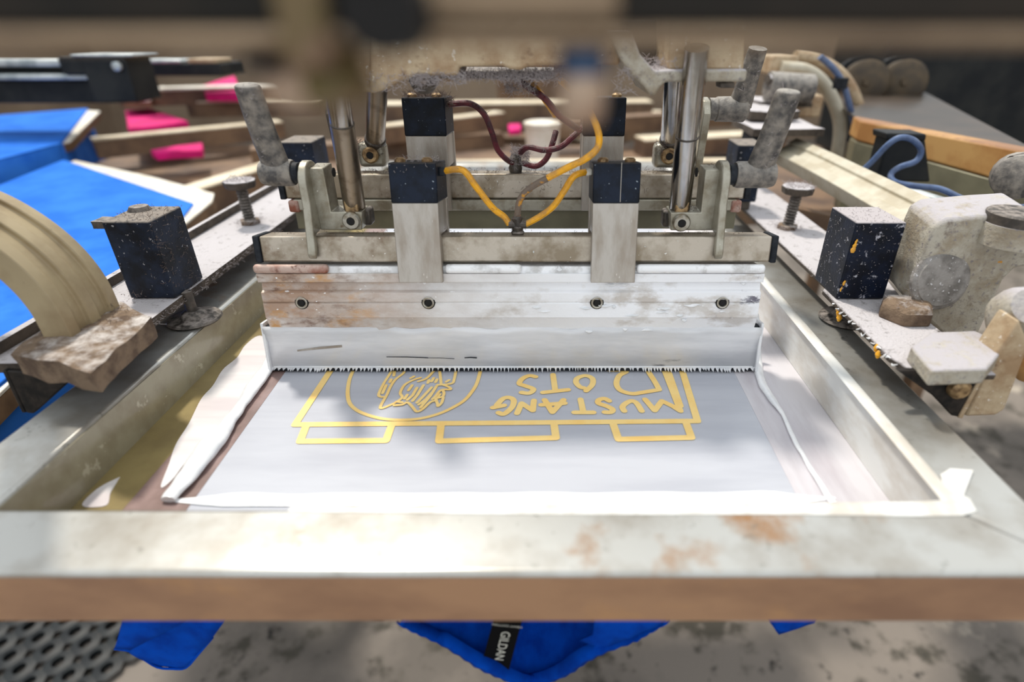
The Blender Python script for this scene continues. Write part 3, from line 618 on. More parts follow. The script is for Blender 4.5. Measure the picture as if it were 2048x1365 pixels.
def rear_pivot(side):
    L_ = side < 0; nm = 'left' if L_ else 'right'; Y = .545
    c0 = at(742, 309, y=Y) if L_ else at(1337, 311, y=Y)
    t = thing('pivot_bracket', c0 - Vector((0, 0, .012)), f'dirty rear pivot bracket with socket screw at the {nm} end of the flood bar', 'bracket', 'pivot brackets')
    x = c0.x
    B().box(x - .013, x + .013, Y, Y + .016, c0.z - .012, c0.z + .010).build('body', 'bracket_steel', t, bevel=.004)
    sc_ = B().lathe(c0 + Vector((0, .001, 0)), (0, -1, 0), [(0, .0074), (.0045, .0074), (.0058, .0060), (.0052, .0034), (.0030, .003)], 20).build('screw', 'screw_brass', t)
    B().lathe(c0 + Vector((0, -.0038, 0)), (0, -1, 0), [(0, .0034), (.0004, .0034)], 6).build('hex_recess', 'recess_black', sc_)
    s = -1 if L_ else 1
    xo = c0.x + s * .028
    zt = at(1420, 195, y=Y).z
    B().poly([(xo - .0035, Y - .004, c0.z - .014), (xo - .0035, Y - .012, zt - .012), (xo - .0035, Y - .006, zt - .002), (xo - .0035, Y + .006, zt), (xo - .0035, Y + .018, zt - .004), (xo - .0035, Y + .022, zt - .014), (xo - .0035, Y + .016, c0.z - .014)], (.007, 0, 0)).build('strap', 'dark_steel' if L_ else 'bracket_steel', t, bevel=.001)
    lint(t, [(c0 + Vector((0, .002, .006)), (.013, .006, .007), 350)], 'lint_dark', .004)
    sh = thing('guide_shaft', c0 + Vector((0, .008, 0)), f'dull guide shaft rising from the {nm} rear pivot bracket', 'shaft', 'guide shafts')
    top = at(754, 190, y=.520) if L_ else at(1348, 150, y=.515)
    bot = c0 + Vector((.002, .010, .006)); d = top - bot
    B().tube([bot, bot + d * 1.25], .0086, 20).build('rod', 'shaft_worn' if L_ else 'shaft_chrome', sh)
    B().lathe(bot, d, [(0, .0096), (.010, .0096), (.012, .0080)], 18).build('foot', 'dark_steel', sh)
    if not L_:
        lv = thing('clamp_lever', (xo, Y, zt), 'dusty dark clamping lever behind, right of the rear bar', 'lever', 'clamp levers')
        hubc = Vector((xo + .0035, Y, at(1465, 218, y=Y).z)); e = at(1488, 216, y=Y)
        B().lathe(hubc, (1, 0, 0), [(0, .0095), (.006, .0095), (.007, .0105), (e.x - hubc.x, .0110), (e.x - hubc.x + .003, .008)], 18).build('hub', 'lever_black', lv)
        tp = at(1516, 96, y=Y - .015); A0 = e + Vector((-.004, 0, .002)); d2 = tp - A0
        B().tube([A0, A0 + d2 * .15, A0 + d2 * .55, tp], [.0105, .0100, .0086, .0078], 16, 4, flat=.75, up=(0, 1, 0)).build('arm', 'lever_black', lv, ang=60)
        lint(lv, [(A0 + d2 * k_ + Vector((0, -.005, 0)), (.006, .003, .006), 25) for k_ in (.1, .4, .6)], 'lint_grey', .004)
rear_pivot(-1); rear_pivot(1)

# ================================================================== print head casting above
hd = thing('print_head', at(1040, 150, y=.46), 'tan cast print head carriage crusted with lint above the squeegee', 'print head')
HY = .440
def cast(pts, y, dep, name, m, bev=.003): return B().poly([at(x, yy, y=y) for x, yy in pts], (0, dep, 0)).build(name, m, hd, bevel=bev, bseg=3)
cast([(740, 188), (762, 182), (800, 163), (838, 150), (870, 152), (915, 152), (918, 133), (1005, 131), (1020, 138), (1040, 140), (1056, 133), (1075, 130), (1240, 130), (1240, 20), (740, 20)], HY, .05, 'front_flange', 'tan_casting', .002)
cast([(880, 156), (1110, 158), (1110, 150), (880, 149)], HY + .012, .09, 'bottom_plate', 'dark_steel', .0005)
cast([(835, 165), (905, 164), (905, 120), (835, 120)], HY + .03, .05, 'side_rib', 'tan_casting', .002)
cast([(1215, 60), (1238, 112), (1262, 150), (1288, 172), (1300, 193), (1312, 190), (1320, 174), (1330, 164), (1492, 163), (1496, 138), (1342, 139), (1310, 142), (1280, 108), (1262, 60)], HY - .012, .07, 'corner_flange', 'cream_casting', .002)
cast([(1338, 140), (1488, 140), (1492, 20), (1338, 20)], HY - .006, .06, 'shaft_block', 'tan_casting', .002)
cast([(1440, 176), (1470, 176), (1470, 164), (1440, 164)], HY + .0, .012, 'lug', 'dark_steel', .0008)
cast([(1280, 150), (1345, 150), (1345, 40), (1250, 40)], HY + .045, .03, 'inner_web', 'dark_steel', .002)
cast([(560, 160), (745, 186), (745, 20), (560, 20)], HY + .004, .06, 'shaft_block', 'tan_casting', .002)
hk = at(852, 172, y=HY + .02)
B().tube([at(826, 158, y=HY + .02), at(834, 172, y=HY + .018), at(848, 178, y=HY + .018), at(862, 172, y=HY + .018), at(868, 156, y=HY + .02)], .0035, 10, 5).build('hook', 'dark_steel', hd)
LP = lambda x, y, Y: at(x, y, y=Y)
lint(hd, [(LP(1000, 151, HY + .012), (.036, .006, .0025), 1500), (LP(1060, 150, HY + .01), (.022, .004, .004), 700), (LP(1040, 176, HY + .04), (.012, .01, .004), 300), (LP(880, 158, HY), (.018, .001, .004), 260), (LP(850, 160, HY), (.010, .002, .003), 220)], 'lint_grey', .005)
lint(hd, [(LP(1310, 128, HY + .01), (.012, .02, .004), 300), (LP(1250, 160, HY - .012), (.006, .001, .008), 80), (LP(790, 166, HY - .001), (.02, .001, .006), 120)], 'lint_grey', .005, name='lint')

# ================================================================== side clamps beside the screen
def left_side():
    pl = thing('side_plate', (-.35, .56, .970), 'lint-covered clamp plate running along the left rail of the screen', 'plate')
    b = B(); b.box(-.392, -.314, .335, .86, .9690, .9765); b.rough(.0011, 2, 70, long_only=.03); b.build('plate', 'dusty_plate', pl)
    B().box(-.392, -.386, .34, .86, .9765, .9850).rough(.0012, 2, 60, .03).build('back_edge', 'dusty_plate', pl)
    lint(pl, [((-.314, .52, .972), (.0012, .16, .003), 500)], 'lint_grey', .004)
    bs = thing('arm_base', (-.345, .37, .976), 'crusty brown base block under the left curved arm', 'base')
    P = [at(19, 700, z=.992), at(178, 738, z=.992), at(205, 715, z=.992), at(302, 630, z=.992), at(240, 600, z=.992), at(60, 665, z=.992)]
    b = B(); b.poly([(p.x, p.y, .9745) for p in P], (0, 0, .0155)); b.rough(.0034, 4, 70, .006); b.build('block', 'dusty_base', bs, ang=80)
    lint(bs, [((-.337, .385, .9905), (.022, .035, .0005), 120), ((-.325, .345, .982), (.01, .02, .006), 120)], 'lint_dark', .004)
    # gusset plate hanging from the near end
    g = thing('clamp_gusset', (-.35, .331, FT), 'dark triangular gusset under the near end of the left plate', 'bracket', 'clamp gussets')
    gz = [at(150, 752, y=.331), at(12, 742, y=.331), at(52, 826, y=.331), at(66, 828, y=.331)]
    B().poly(gz, (0, .006, 0)).build('web', 'gusset_black', g, bevel=.001)
    B().poly([gz[1] + Vector((-.003, 0, 0)), gz[1], gz[2], gz[2] + Vector((-.003, 0, 0))], (0, .03, 0)).build('edge_flange', 'gusset_black', g, bevel=.0008)
    # black air cylinder with a foot
    cy = thing('air_cylinder', (-.334, .462, .976), 'black square air cylinder topped with lint, standing on the left plate', 'cylinder', 'frame clamp cylinders')
    B().box(-.3535, -.3155, .4394, .4845, .9772, 1.0440).build('body', 'black_block', cy, bevel=.0014)
    B().box(-.363, -.352, .441, .455, 1.0375, 1.0435).rough(.0006, 2, 200).build('port', 'dark_steel', cy)
    B().cyl((-.343, .472, 1.0438), (-.343, .472, 1.0475), .009, .007, 14).build('cap', 'dark_steel', cy)
    B().cyl((-.3135, .452, .9555), (-.3135, .452, .978), .0045).build('piston', 'dark_steel', cy)
    B().lathe((-.3135, .452, FT + .0002), (0, 0, 1), [(0, .0205), (.002, .0225), (.0035, .0215), (.005, .012), (.0085, .009), (.010, .0055)], 26).build('foot', 'dark_steel', cy)
    lint(cy, [((-.334, .462, 1.0442), (.019, .022, .0004), 150), ((-.316, .4405, 1.02), (.0015, .0015, .02), 60), ((-.3150, .46, 1.01), (.0006, .02, .03), 110), ((-.325, .4392, 1.01), (.010, .0005, .02), 25)], 'lint_dark', .004)
    kb = thing('knob_bolt', (-.349, .6525, .9765), 'lint-topped knob bolt on the left plate, behind the black cylinder', 'bolt', 'knob bolts')
    thread(kb, Vector((-.349, .6525, .9765)), at(482, 376, y=.6525))
def far_cylinder(px0, px1, py, y, label):
    a = at(px0, py, y=y); c_ = at(px1, py, y=y)
    t = thing('air_cylinder', ((a.x + c_.x) / 2, y + .022, .9765), label, 'cylinder', 'frame clamp cylinders')
    B().box(a.x, c_.x, y, y + .045, a.z - .068, a.z).build('body', 'black_block', t, bevel=.0015)
    B().box(a.x + .004, c_.x - .004, y + .006, y + .039, .9765, a.z - .0682).build('pedestal', 'dark_steel', t, bevel=.0015)
def thread(kb, base, head):
    d = (head - base); L_ = d.length; prof = []
    n = 12
    for i in range(n):
        prof += [(L_ * i / n, .0052), (L_ * (i + .5) / n, .0066)]
    prof.append((L_, .0052))
    B().lathe(base, d, prof, 16).build('threaded_stem', 'dark_steel', kb)
    B().lathe(base, (0, 0, 1), [(0, .0115), (.004, .0115), (.0048, .009)], 6).build('nut', 'dusty_base', kb)
    b = B(); hv = Vector((0, 0, 1)); b.lathe(head, hv, [(0, .009), (.001, .0165), (.008, .0178), (.0095, .0165)], 9); b.build('knob', 'dusty_plate', kb, bevel=.002)
    lint(kb, [(head + Vector((0, 0, .0100)), (.014, .014, .0006), 260), (base + Vector((0, 0, .003)), (.014, .014, .002), 200)], 'lint_grey', .004)
left_side()
far_cylinder(556, 622, 284, .66, 'black air cylinder at the far end of the left plate, behind the lever')
far_cylinder(1478, 1532, 290, .70, 'black air cylinder at the far end of the right plate, behind the lever')

# left curved arm: ridged tan channel bending away out of the frame
def ribbed_sweep(name, m, path, side, half, th, grooves, parent=None):
    """sweep a ribbed channel section; side = width direction, half = half width, th = thickness"""
    sec = []
    n = grooves * 2 + 1
    for i in range(n + 1):
        u = -half + 2 * half * i / n
        hgt = th / 2 if i % 2 == 0 else th / 2
        sec.append(u)
    prof = []
    for i in range(n):
        lvl = th / 2 if i % 2 == 0 else th / 2 - .0032
        prof += [(sec[i] + .0006, lvl), (sec[i + 1] - .0006, lvl)]
    prof = prof + [(u, -l) for u, l in prof[::-1]]
    b = B(); side = Vector(side).normalized(); rings = []
    P = curve([Vector(p) for p in path], 6)
    for i, p in enumerate(P):
        t = (P[min(i + 1, len(P) - 1)] - P[max(i - 1, 0)]).normalized(); s_ = (side - t * side.dot(t)).normalized(); nrm = t.cross(s_)
        rings.append([b.bm.verts.new(p + s_ * u + nrm * l) for u, l in prof])
    k = len(prof)
    for A, C in zip(rings, rings[1:]):
        for j in range(k): b.bm.faces.new((A[j], A[(j + 1) % k], C[(j + 1) % k], C[j]))
    b.bm.faces.new(rings[0][::-1]); b.bm.faces.new(rings[-1])
    return b.build(name, m, parent, bevel=.0008)
cch = thing('curved_channel', (-.340, .372, .985), 'ridged tan channel curving up and out of frame on the left', 'channel')
ribbed_sweep('channel', 'tan_paint', [(-.340, .372, .985), (-.341, .372, 1.010), (-.348, .372, 1.032), (-.362, .372, 1.052), (-.385, .372, 1.070), (-.42, .372, 1.083)], (0, 1, -.0), .026, .020, 2, cch)
B().poly([(-.430, .400, 1.076), (-.388, .398, 1.080), (-.212, .150, 1.080), (-.250, .150, 1.080)], (0, 0, .012)).build('shadow_bar', 'tan_paint', cch, bevel=.002)  # unseen bar, added to throw the dark band onto the near rail
def right_side():
    pl = thing('side_plate', (.28, .56, .970), 'lint-covered clamp plate with yellow ink drips along the right rail', 'plate')
    pts = [(.249, .86), (.2500, .47), (.2425, .46), (.2405, .345), (.2445, .329), (.256, .321), (.300, .321), (.300, .43), (.315, .50), (.315, .86)]
    b = B(); b.poly([(x, y, .9715) for x, y in pts], (0, 0, .0048)); b.build('plate', 'dusty_plate', pl, bevel=.0012)
    lint(pl, [((.2500, .60, .976), (.0012, .13, .001), 120), ((.2415, .40, .976), (.0012, .06, .001), 60)], 'lint_grey', .003)
    for p, r in (((.2440, .432, .972), .0016), ((.2436, .428, .969), .0019), ((.2432, .424, .9665), .0024), ((.2408, .362, .973), .0018), ((.2405, .357, .9705), .0022)):
        B().tube([Vector(p) + Vector((0, 0, .003)), Vector(p), Vector(p) - Vector((0, 0, .003))], [r * .5, r, r * .4], 10, 4).build('ink_drip', 'hose_yellow', pl)
    b = B()
    for k_ in range(14):
        y = .335 + k_ * .0075 + random.uniform(-.001, .001); b.tube([(.2410, y, .9755), (.2406, y + random.uniform(0, .004), random.uniform(.972, .975)), (.2408, y + random.uniform(.003, .006), random.uniform(.970, .974))], [.0003, random.uniform(.0004, .0011), .0003], 6, 2)
    b.build('ink_crust', 'ink_white', pl)['kind'] = 'stuff'
    g = thing('clamp_gusset', (.27, .322, FT), 'black triangular gusset with a bolt under the near end of the right plate', 'bracket', 'clamp gussets')
    B().poly([at(1795, 742, y=.3225), at(1972, 744, y=.3225), at(1924, 836, y=.3225), at(1904, 832, y=.3225), at(1866, 792, y=.3225)], (0, .005, 0)).build('web', 'gusset_black', g, bevel=.001)
    B().poly([at(1966, 744, y=.3215), at(1974, 744, y=.3215), at(1925, 838, y=.3215), at(1916, 836, y=.3215)], (0, .030, 0)).build('edge_flange', 'tan_casting', g, bevel=.0006)
    B().lathe(at(1915, 775, y=.322), (0, -1, 0), [(0, .0075), (.004, .0070), (.006, .0045), (.006, .001)], 12).build('bolt', 'screw_brass', g)
    cy = thing('air_cylinder', (.265, .462, .976), 'black square air cylinder speckled with lint and yellow ink on the right plate', 'cylinder', 'frame clamp cylinders')
    B().box(.2446, .2845, .4388, .4840, .9770, 1.0435).build('body', 'black_block_linty', cy, bevel=.0012)
    B().cyl((.2655, .4527, .9555), (.2655, .4527, .9775), .0048).build('piston', 'dark_steel', cy)
    B().lathe((.2653, .4527, FT + .0002), (0, 0, 1), [(0, .0205), (.002, .0228), (.0036, .0215), (.005, .012), (.0085, .009), (.010, .0055)], 26).build('foot', 'dark_steel', cy)
    for p, r in ((at(1712, 484, y=.4378), .0012), (at(1709, 492, y=.4374), .0020), (at(1706, 500, y=.4372), .0026), (at(1688, 566, y=.4376), .0014), (at(1682, 578, y=.4376), .0009)):
        B().tube([p + Vector((.0006, 0, .0022)), p, p - Vector((0, 0, .0022))], [r * .45, r * .8, r * .5], 10, 4, flat=.5, up=(0, 1, 0)).build('ink_drip', 'hose_yellow', cy)
    lint(cy, [((.2645, .462, 1.0438), (.019, .022, .0003), 90), ((.2645, .4386, 1.01), (.019, .0003, .03), 110), ((.2443, .462, 1.01), (.0003, .02, .03), 80)], 'lint_grey', .0018)
    kb = thing('knob_bolt', (.2745, .6334, .9763), 'lint-topped knob bolt on the right plate, behind the black cylinder', 'bolt', 'knob bolts')
    thread(kb, Vector((.2745, .6334, .9763)), at(1594, 388, y=.6334))
    # cast swivel block with round end cap
    cs = thing('swivel_casting', at(1900, 690, y=.41), 'dusty cream casting with a large round cap beside the right cylinder', 'casting')
    tilt = Vector((.004, .045, .004))
    F = [(1812, 598), (1835, 545), (1856, 480), (1870, 452), (1895, 438), (1960, 432), (2075, 425), (2075, 530), (2030, 538), (2008, 560), (1988, 600), (1944, 700), (1930, 704), (1905, 690), (1860, 645)]
    yy = lambda x: .418
    b = B(); b.poly([at(x, y, y=yy(x)) for x, y in F], tilt); b.rough(.0006, 2, 60, .006); b.build('body', 'cream_casting', cs, bevel=.003)
    c0 = at(1876, 560, y=yy(1876)); ax = Vector((.05, -1, .22)).normalized()
    B().lathe(c0 + ax * .0005, ax, [(0, .0238), (.0030, .0234), (.0038, .0222), (.0042, .0205), (.0052, .0198), (.0054, .010)], 32).build('round_cap', 'cap_grey', cs)
    c1 = at(2030, 455, y=.415); 
    B().lathe(c1 + Vector((0, 0, -.012)), (0, 0, 1), [(0, .0225), (.016, .0225)], 30).build('top_boss', 'cream_casting', cs)
    B().lathe(c1 + Vector((0, 0, .004)), (0, 0, 1), [(0, .0215), (.007, .0215), (.008, .0205)], 30).build('boss_cap', 'dark_steel', cs)
    lint(cs, [(at(1935, 445, y=.425) + Vector((0, .02, 0)), (.025, .02, .0006), 90), (at(1835, 560, y=.420), (.006, .003, .02), 160)], 'lint_grey', .003)
    hx = thing('hex_stop', at(1810, 640, z=.977), 'dust-covered hex stop block on the right plate beside the casting', 'block')
    p = at(1808, 632, z=.977); p.z = .9762
    b = B(); b.lathe(p, (.0, 0, 1), [(0, .0205), (.010, .0200), (.0135, .0165)], 6); b.rough(.0007, 1, 90).build('block', 'dusty_base', hx, bevel=.0015)
    lint(hx, [(p + Vector((0, 0, .0128)), (.013, .013, .0004), 60)], 'lint_grey', .003)
    cb = thing('corner_block', (.28, .335, .9763), 'cream angle block with a tan leg at the near end of the right plate', 'bracket')
    P = [at(x, y, z=.988) for x, y in ((1862, 664), (1822, 692), (1865, 742), (1975, 738), (2015, 690), (1950, 660))]
    b = B(); b.poly([(q.x, q.y, .9764) for q in P], (0, 0, .0116)); b.rough(.0005, 2, 60, .01).build('block', 'cream_casting', cb, bevel=.0015)
    B().poly([at(x, y, y=.328) for x, y in ((1974, 738), (2040, 640), (2060, 690), (2010, 820), (1992, 832), (1930, 834))], (0, .02, 0)).build('leg', 'tan_casting', cb, bevel=.002)
    hn = thing('rounded_fitting', at(2035, 640, y=.36), 'worn white rounded grip at the right edge of the picture', 'handle')
    c = at(2042, 640, y=.35)
    B().tube([c + Vector((-.008, -.012, .016)), c + Vector((-.003, 0, .005)), c + Vector((.012, .006, -.012)), c + Vector((.04, .01, -.03))], [.012, .019, .020, .019], 20, 4).build('shell', 'cream_casting', hn)
    B().tube([c + Vector((.002, -.004, -.012)), c + Vector((.03, .004, -.036))], [.016, .018], 18).build('collar', 'wood_orange', hn)
right_side()

# ================================================================== blurred beam close to the lens
bmx = thing('front_beam', (0, .117, 1.17), 'out-of-focus beam with shade-dark web and tan lip across the top foreground', 'beam')
bz = at(1024, 96, y=.112).z
B().box(-.30, .30, .112, .120, bz + .0032, bz + .019).build('web', 'beam_shaded', bmx, bevel=.001)  # shade on the upright face is put into this dark colour
B().box(-.30, .30, .110, .124, bz, bz + .0030).build('lip', 'beam_tan', bmx, bevel=.0015)
B().box(-.026, .012, .1095, .112, bz + .0042, bz + .0185).build('pad', 'beam_tan', bmx, bevel=.001)
c = at(775, 22, y=.104)
B().cyl((c.x, .098, c.z), (c.x, .1118, c.z), .0062, seg=24).build('plug', 'recess_black', bmx)
c = at(620, 100, y=.108)
B().box(c.x - .0042, c.x + .0042, .106, .1095, c.z - .003, c.z + .018).build('strap', 'bolt_olive', bmx, bevel=.001)
c = at(690, 100, y=.118); c2 = at(560, 100, y=.118)
k1 = thing('hanging_fastener', (c.x, .118, bz - .015), 'blurred olive and brown fastener hanging from the foreground beam', 'fastener')
B().lathe((c.x - .002, .117, bz + .0005), (0, 0, -1), [(0, .0050), (.004, .0052), (.005, .0064), (.009, .0064), (.0105, .0045), (.0108, .002)], 18).build('stem', 'bolt_olive', k1)
B().lathe((c2.x + .002, .119, bz + .0005), (0, 0, -1), [(0, .0050), (.003, .0068), (.0085, .0062), (.0115, .003)], 18).build('nut', 'bolt_pale', k1)
B().cyl((c2.x - .004, .112, bz - .002), (c2.x + .003, .112, bz - .003), .0016, seg=12).build('pin', 'recess_black', k1)
c = at(1165, 100, y=.118)
k2 = thing('hanging_bolt', (c.x, .118, bz - .015), 'blurred pale bolt with blue ring hanging from the foreground beam', 'bolt')
B().cyl((c.x, .117, bz), (c.x, .117, bz - .0045), .0044).build('ring', 'blue_collar', k2)
B().lathe((c.x, .117, bz - .0045), (0, 0, -1), [(0, .0042), (.0055, .0046), (.0085, .0038), (.0092, .002)], 16).build('shank', 'bolt_pale', k2)

# ================================================================== pallet and shirt under the screen
pa = thing('pallet', (-.04, .6, .885), 'printing pallet carrying a shirt directly below the screen', 'pallet')
B().box(-.235, .160, .262, .95, .885, .9050).build('board', 'pallet_side', pa, bevel=.006)
st = thing('hanging_shirt', (-.04, .25, .80), 'royal blue shirt on the pallet, collar and sleeve hanging below the screen', 'shirt')
B().box(-.2385, .1635, .2585, .95, .9052, .9085).build('front_panel', 'shirt_blue', st, bevel=.0015)
N1 = [(795, 1238), (830, 1257), (873, 1277), (920, 1305), (960, 1331), (1000, 1349), (1035, 1362), (1065, 1366), (1100, 1357), (1140, 1340), (1175, 1316), (1215, 1296), (1265, 1278), (1300, 1258), (1338, 1236)]
edge = [at(x, y, y=.232 + .006 * math.sin(i * 1.1)) for i, (x, y) in enumerate(N1)]
back = [Vector((p.x * .98, .270, .900 if 0 < i < len(edge) - 1 else .898)) for i, p in enumerate(edge)]
b = B(); G = []
for i in range(len(edge)):
    G.append([b.bm.verts.new(back[i].lerp(edge[i], k / 8) + Vector((0, .040 * math.sin(math.pi * k / 8) + .0015 * math.sin(i * 2 + k), 0))) for k in range(9)])
for i in range(len(G) - 1):
    for k in range(8): b.bm.faces.new((G[i][k], G[i + 1][k], G[i + 1][k + 1], G[i][k + 1]))
b.build('back_panel', 'shirt_blue', st, solid=.001, sub=1)
b = B(); G = []
ce = curve(edge, 4)
for i, p in enumerate(ce):
    r = .0007 if i % 2 else -.0002
    t = (ce[min(i + 1, len(ce) - 1)] - ce[max(i - 1, 0)]).normalized(); nr = Vector((-t.z, 0, t.x)); 
    if nr.z < 0: nr = -nr
    w_ = .010 if 8 < i < len(ce) - 8 else .006
    G.append([b.bm.verts.new(p + Vector((0, -.002 - r, 0))), b.bm.verts.new(p + nr * w_ * .5 + Vector((0, -.0045 - r, 0))), b.bm.verts.new(p + nr * w_ + Vector((0, .001, 0)))])
for A, C in zip(G, G[1:]):
    for k in range(2): b.bm.faces.new((A[k], C[k], C[k + 1], A[k + 1]))
b.build('collar', 'shirt_blue', st, solid=.0014, ang=20)
sheet([at(x, y, y=.226) for x, y in ((1170, 1318), (1190, 1290), (1160, 1285), (1185, 1268), (1190, 1236), (1338, 1234), (1300, 1258), (1265, 1276), (1215, 1296))], .004, 3, 60).build('fold', 'shirt_blue', st, solid=.001)
tagp = [at(x, y, y=.2265) for x, y in ((988, 1236), (966, 1318), (1018, 1340), (1046, 1236))]
tg = B().poly(tagp, (0, .0007, 0)).build('neck_label', 'label_black', st)
def text(body, size, c, rot, name='lettering', m='label_print', y=.2258):
    cu = bpy.data.curves.new(name, 'FONT'); cu.body = body; cu.size = size; cu.align_x = 'CENTER'; cu.align_y = 'CENTER'; cu.extrude = .00005
    tmp = bpy.data.objects.new('tmp', cu); COL.objects.link(tmp); bpy.context.view_layer.update()
    me = bpy.data.meshes.new_from_object(tmp.evaluated_get(bpy.context.evaluated_depsgraph_get())); bpy.data.objects.remove(tmp)
    me.materials.clear(); me.materials.append(MATS[m])
    o = bpy.data.objects.new(name, me); COL.objects.link(o); o.parent = tg; o.location = c - orig(tg); o.rotation_euler = (math.pi / 2, rot, 0)
    return o
text('GILDAN', .0084, at(1004, 1293, y=.2258), math.radians(101))
text('HEAVY COTTON', .0025, at(1014, 1252, y=.2258), math.radians(190))
# sleeve
slv = sheet([at(x, y, y=.236) for x, y in ((248, 1225), (240, 1262), (228, 1298), (262, 1301), (310, 1275), (365, 1246), (400, 1225))], .003, 3, 40); slv.build('sleeve_outside', 'shirt_blue', st, solid=.001)
slv = sheet([at(x, y, y=.248) for x, y in ((262, 1301), (285, 1316), (315, 1334), (345, 1337), (372, 1335), (395, 1310), (425, 1275), (462, 1225), (300, 1225))], .003, 3, 40); slv.build('sleeve_inside', 'shirt_blue', st, solid=.001)
B().tube([at(x, y, y=.2475) for x, y in ((229, 1298), (262, 1303), (285, 1317), (315, 1335), (345, 1338), (372, 1336), (395, 1311), (425, 1276))], .0009, 8, 3).build('sleeve_hem', 'shirt_blue', st)
sheet([at(x, y, y=.24) for x, y in ((1525, 1228), (1545, 1250), (1557, 1268), (1580, 1258), (1630, 1250), (1640, 1228))], .003, 3, 50).build('sleeve_tip', 'shirt_blue', st, solid=.001)

# ================================================================== rubber mat on the floor
mt = bpy.data.objects.new('floor_mat', None); COL.objects.link(mt); mt.location = (-1.25, .75, 0)
tag(mt, 'black rubber floor mat with rows of drainage holes at bottom left', 'mat')
R30 = Matrix.Rotation(math.radians(-33), 3, 'Z')
b = B(); cell = .050; nx, ny = 22, 16
for i in range(nx):
    for j in range(ny):
        cxm, cym = (i - nx + .5) * cell + .05, (j - ny / 2) * cell
        o8 = [Vector((cxm + math.cos(k * math.pi / 4 + math.pi / 8) * .0125, cym + math.sin(k * math.pi / 4 + math.pi / 8) * .0125, 0)) for k in range(8)]
        sq8 = [Vector((cxm + max(-1, min(1, 1.4 * math.cos(k * math.pi / 4 + math.pi / 8))) * cell / 2, cym + max(-1, min(1, 1.4 * math.sin(k * math.pi / 4 + math.pi / 8))) * cell / 2, 0)) for k in range(8)]
        org_ = Vector((-.88, .80, 0))
        tz = lambda p, z: org_ + R30 @ Vector((p.x, p.y, 0)) + Vector((0, 0, z))
        T = [b.bm.verts.new(tz(p, .012)) for p in sq8]; I = [b.bm.verts.new(tz(p, .0145)) for p in o8]; D = [b.bm.verts.new(tz(p, .001)) for p in o8]
        for k in range(8):
            k2 = (k + 1) % 8
            b.bm.faces.new((T[k], T[k2], I[k2], I[k])); b.bm.faces.new((I[k], I[k2], D[k2], D[k]))
b.build('holed_sheet', 'mat_rubber', mt, ang=50)

# ================================================================== background, left
def board(name, pts, z, th, mtop, label, cat, group, shirt=None, side='pallet_side'):
    """pallet arm board: polygon seen at pixels on plane z"""
    P = [at(x, y, z=z) for x, y in pts]
    t = thing(name, sum(P, Vector()) / len(P) - Vector((0, 0, th)), label, cat, group)
    B().poly([p - Vector((0, 0, .004)) for p in P], (0, 0, .004)).build('top_skin', mtop, t, bevel=.001)
    B().poly([p - Vector((0, 0, th)) for p in P], (0, 0, th - .0042)).build('core', side, t)
    return t
board('pallet', [(-60, 400), (150, 320), (300, 352), (428, 386), (424, 402), (330, 480), (150, 640), (-120, 900)], .905, .022, 'pallet_top', 'white-edged pallet under the nearer blue shirt on the left', 'pallet', 'carousel pallets')
def shirt_on(name, pts, z, drop, label, m='shirt_blue_far', sides=None):
    P = [at(x, y, z=z) for x, y in pts]
    t = thing(name, sum(P, Vector()) / len(P), label, 'shirt', 'shirts on carousel pallets')
    B().poly([p + Vector((0, 0, .0004)) for p in P], (0, 0, .0022)).build('top_panel', m, t, bevel=.001)
    for i, j in sides or []:
        A, C = P[i], P[j]; n = 12
        b = B(); G = []
        out = Vector((C.y - A.y, A.x - C.x, 0)).normalized() * .004
        for k in range(n + 1):
            p = A.lerp(C, k / n)
            G.append([b.bm.verts.new(p + out * (1 if q else .3) + Vector((0, 0, -drop * q / 4 * (1 + .08 * math.sin(k * 1.3)))) + out * 1.5 * math.sin(k * 1.9) * q / 4) for q in range(5)])
        for A_, C_ in zip(G, G[1:]):
            for q in range(4): b.bm.faces.new((A_[q], C_[q], C_[q + 1], A_[q + 1]))
        b.build('side_drape', m, t, solid=.0015)
    return t
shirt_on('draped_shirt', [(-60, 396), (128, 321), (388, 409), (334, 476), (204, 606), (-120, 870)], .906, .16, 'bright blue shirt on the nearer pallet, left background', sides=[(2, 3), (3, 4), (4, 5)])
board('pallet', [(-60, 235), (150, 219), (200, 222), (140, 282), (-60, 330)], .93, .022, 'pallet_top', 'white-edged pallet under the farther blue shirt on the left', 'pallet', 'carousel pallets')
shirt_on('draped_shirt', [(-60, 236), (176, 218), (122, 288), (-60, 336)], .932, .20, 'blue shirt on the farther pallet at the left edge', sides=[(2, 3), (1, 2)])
# carousel arms: cream topped bars with brown sides
def arm_bar(p0, p1, z, wpx, label, m='arm_cream', side='arm_brown', th=.05):
    A, C = at(*p0, z=z), at(*p1, z=z); d = (C - A); n = Vector((-d.y, d.x, 0)).normalized() * wpx / 2
    P = [A + n, A - n, C - n, C + n]
    t = thing('carousel_spoke', (A + C) / 2 - Vector((0, 0, th)), label, 'arm', 'carousel arms')
    B().poly([p - Vector((0, 0, .006)) for p in P], (0, 0, .006)).build('top_strip', m, t, bevel=.002)
    B().poly([p * 1 - Vector((0, 0, th)) for p in P], (0, 0, th - .0062)).build('side_web', side, t)
    return t
arm_bar((182, 276), (560, 240), .92, .05, 'long cream-topped carousel arm running right from the far blue shirt')
arm_bar((350, 384), (560, 318), .90, .05, 'cream-topped arm meeting the white pallet corner on the left', th=.06)
arm_bar((380, 200), (640, 196), .96, .08, 'cream arm far behind the left lever')
arm_bar((750, 205), (1300, 200), .94, .10, 'wide brown and cream crosspiece behind the black rear clamps', th=.10)
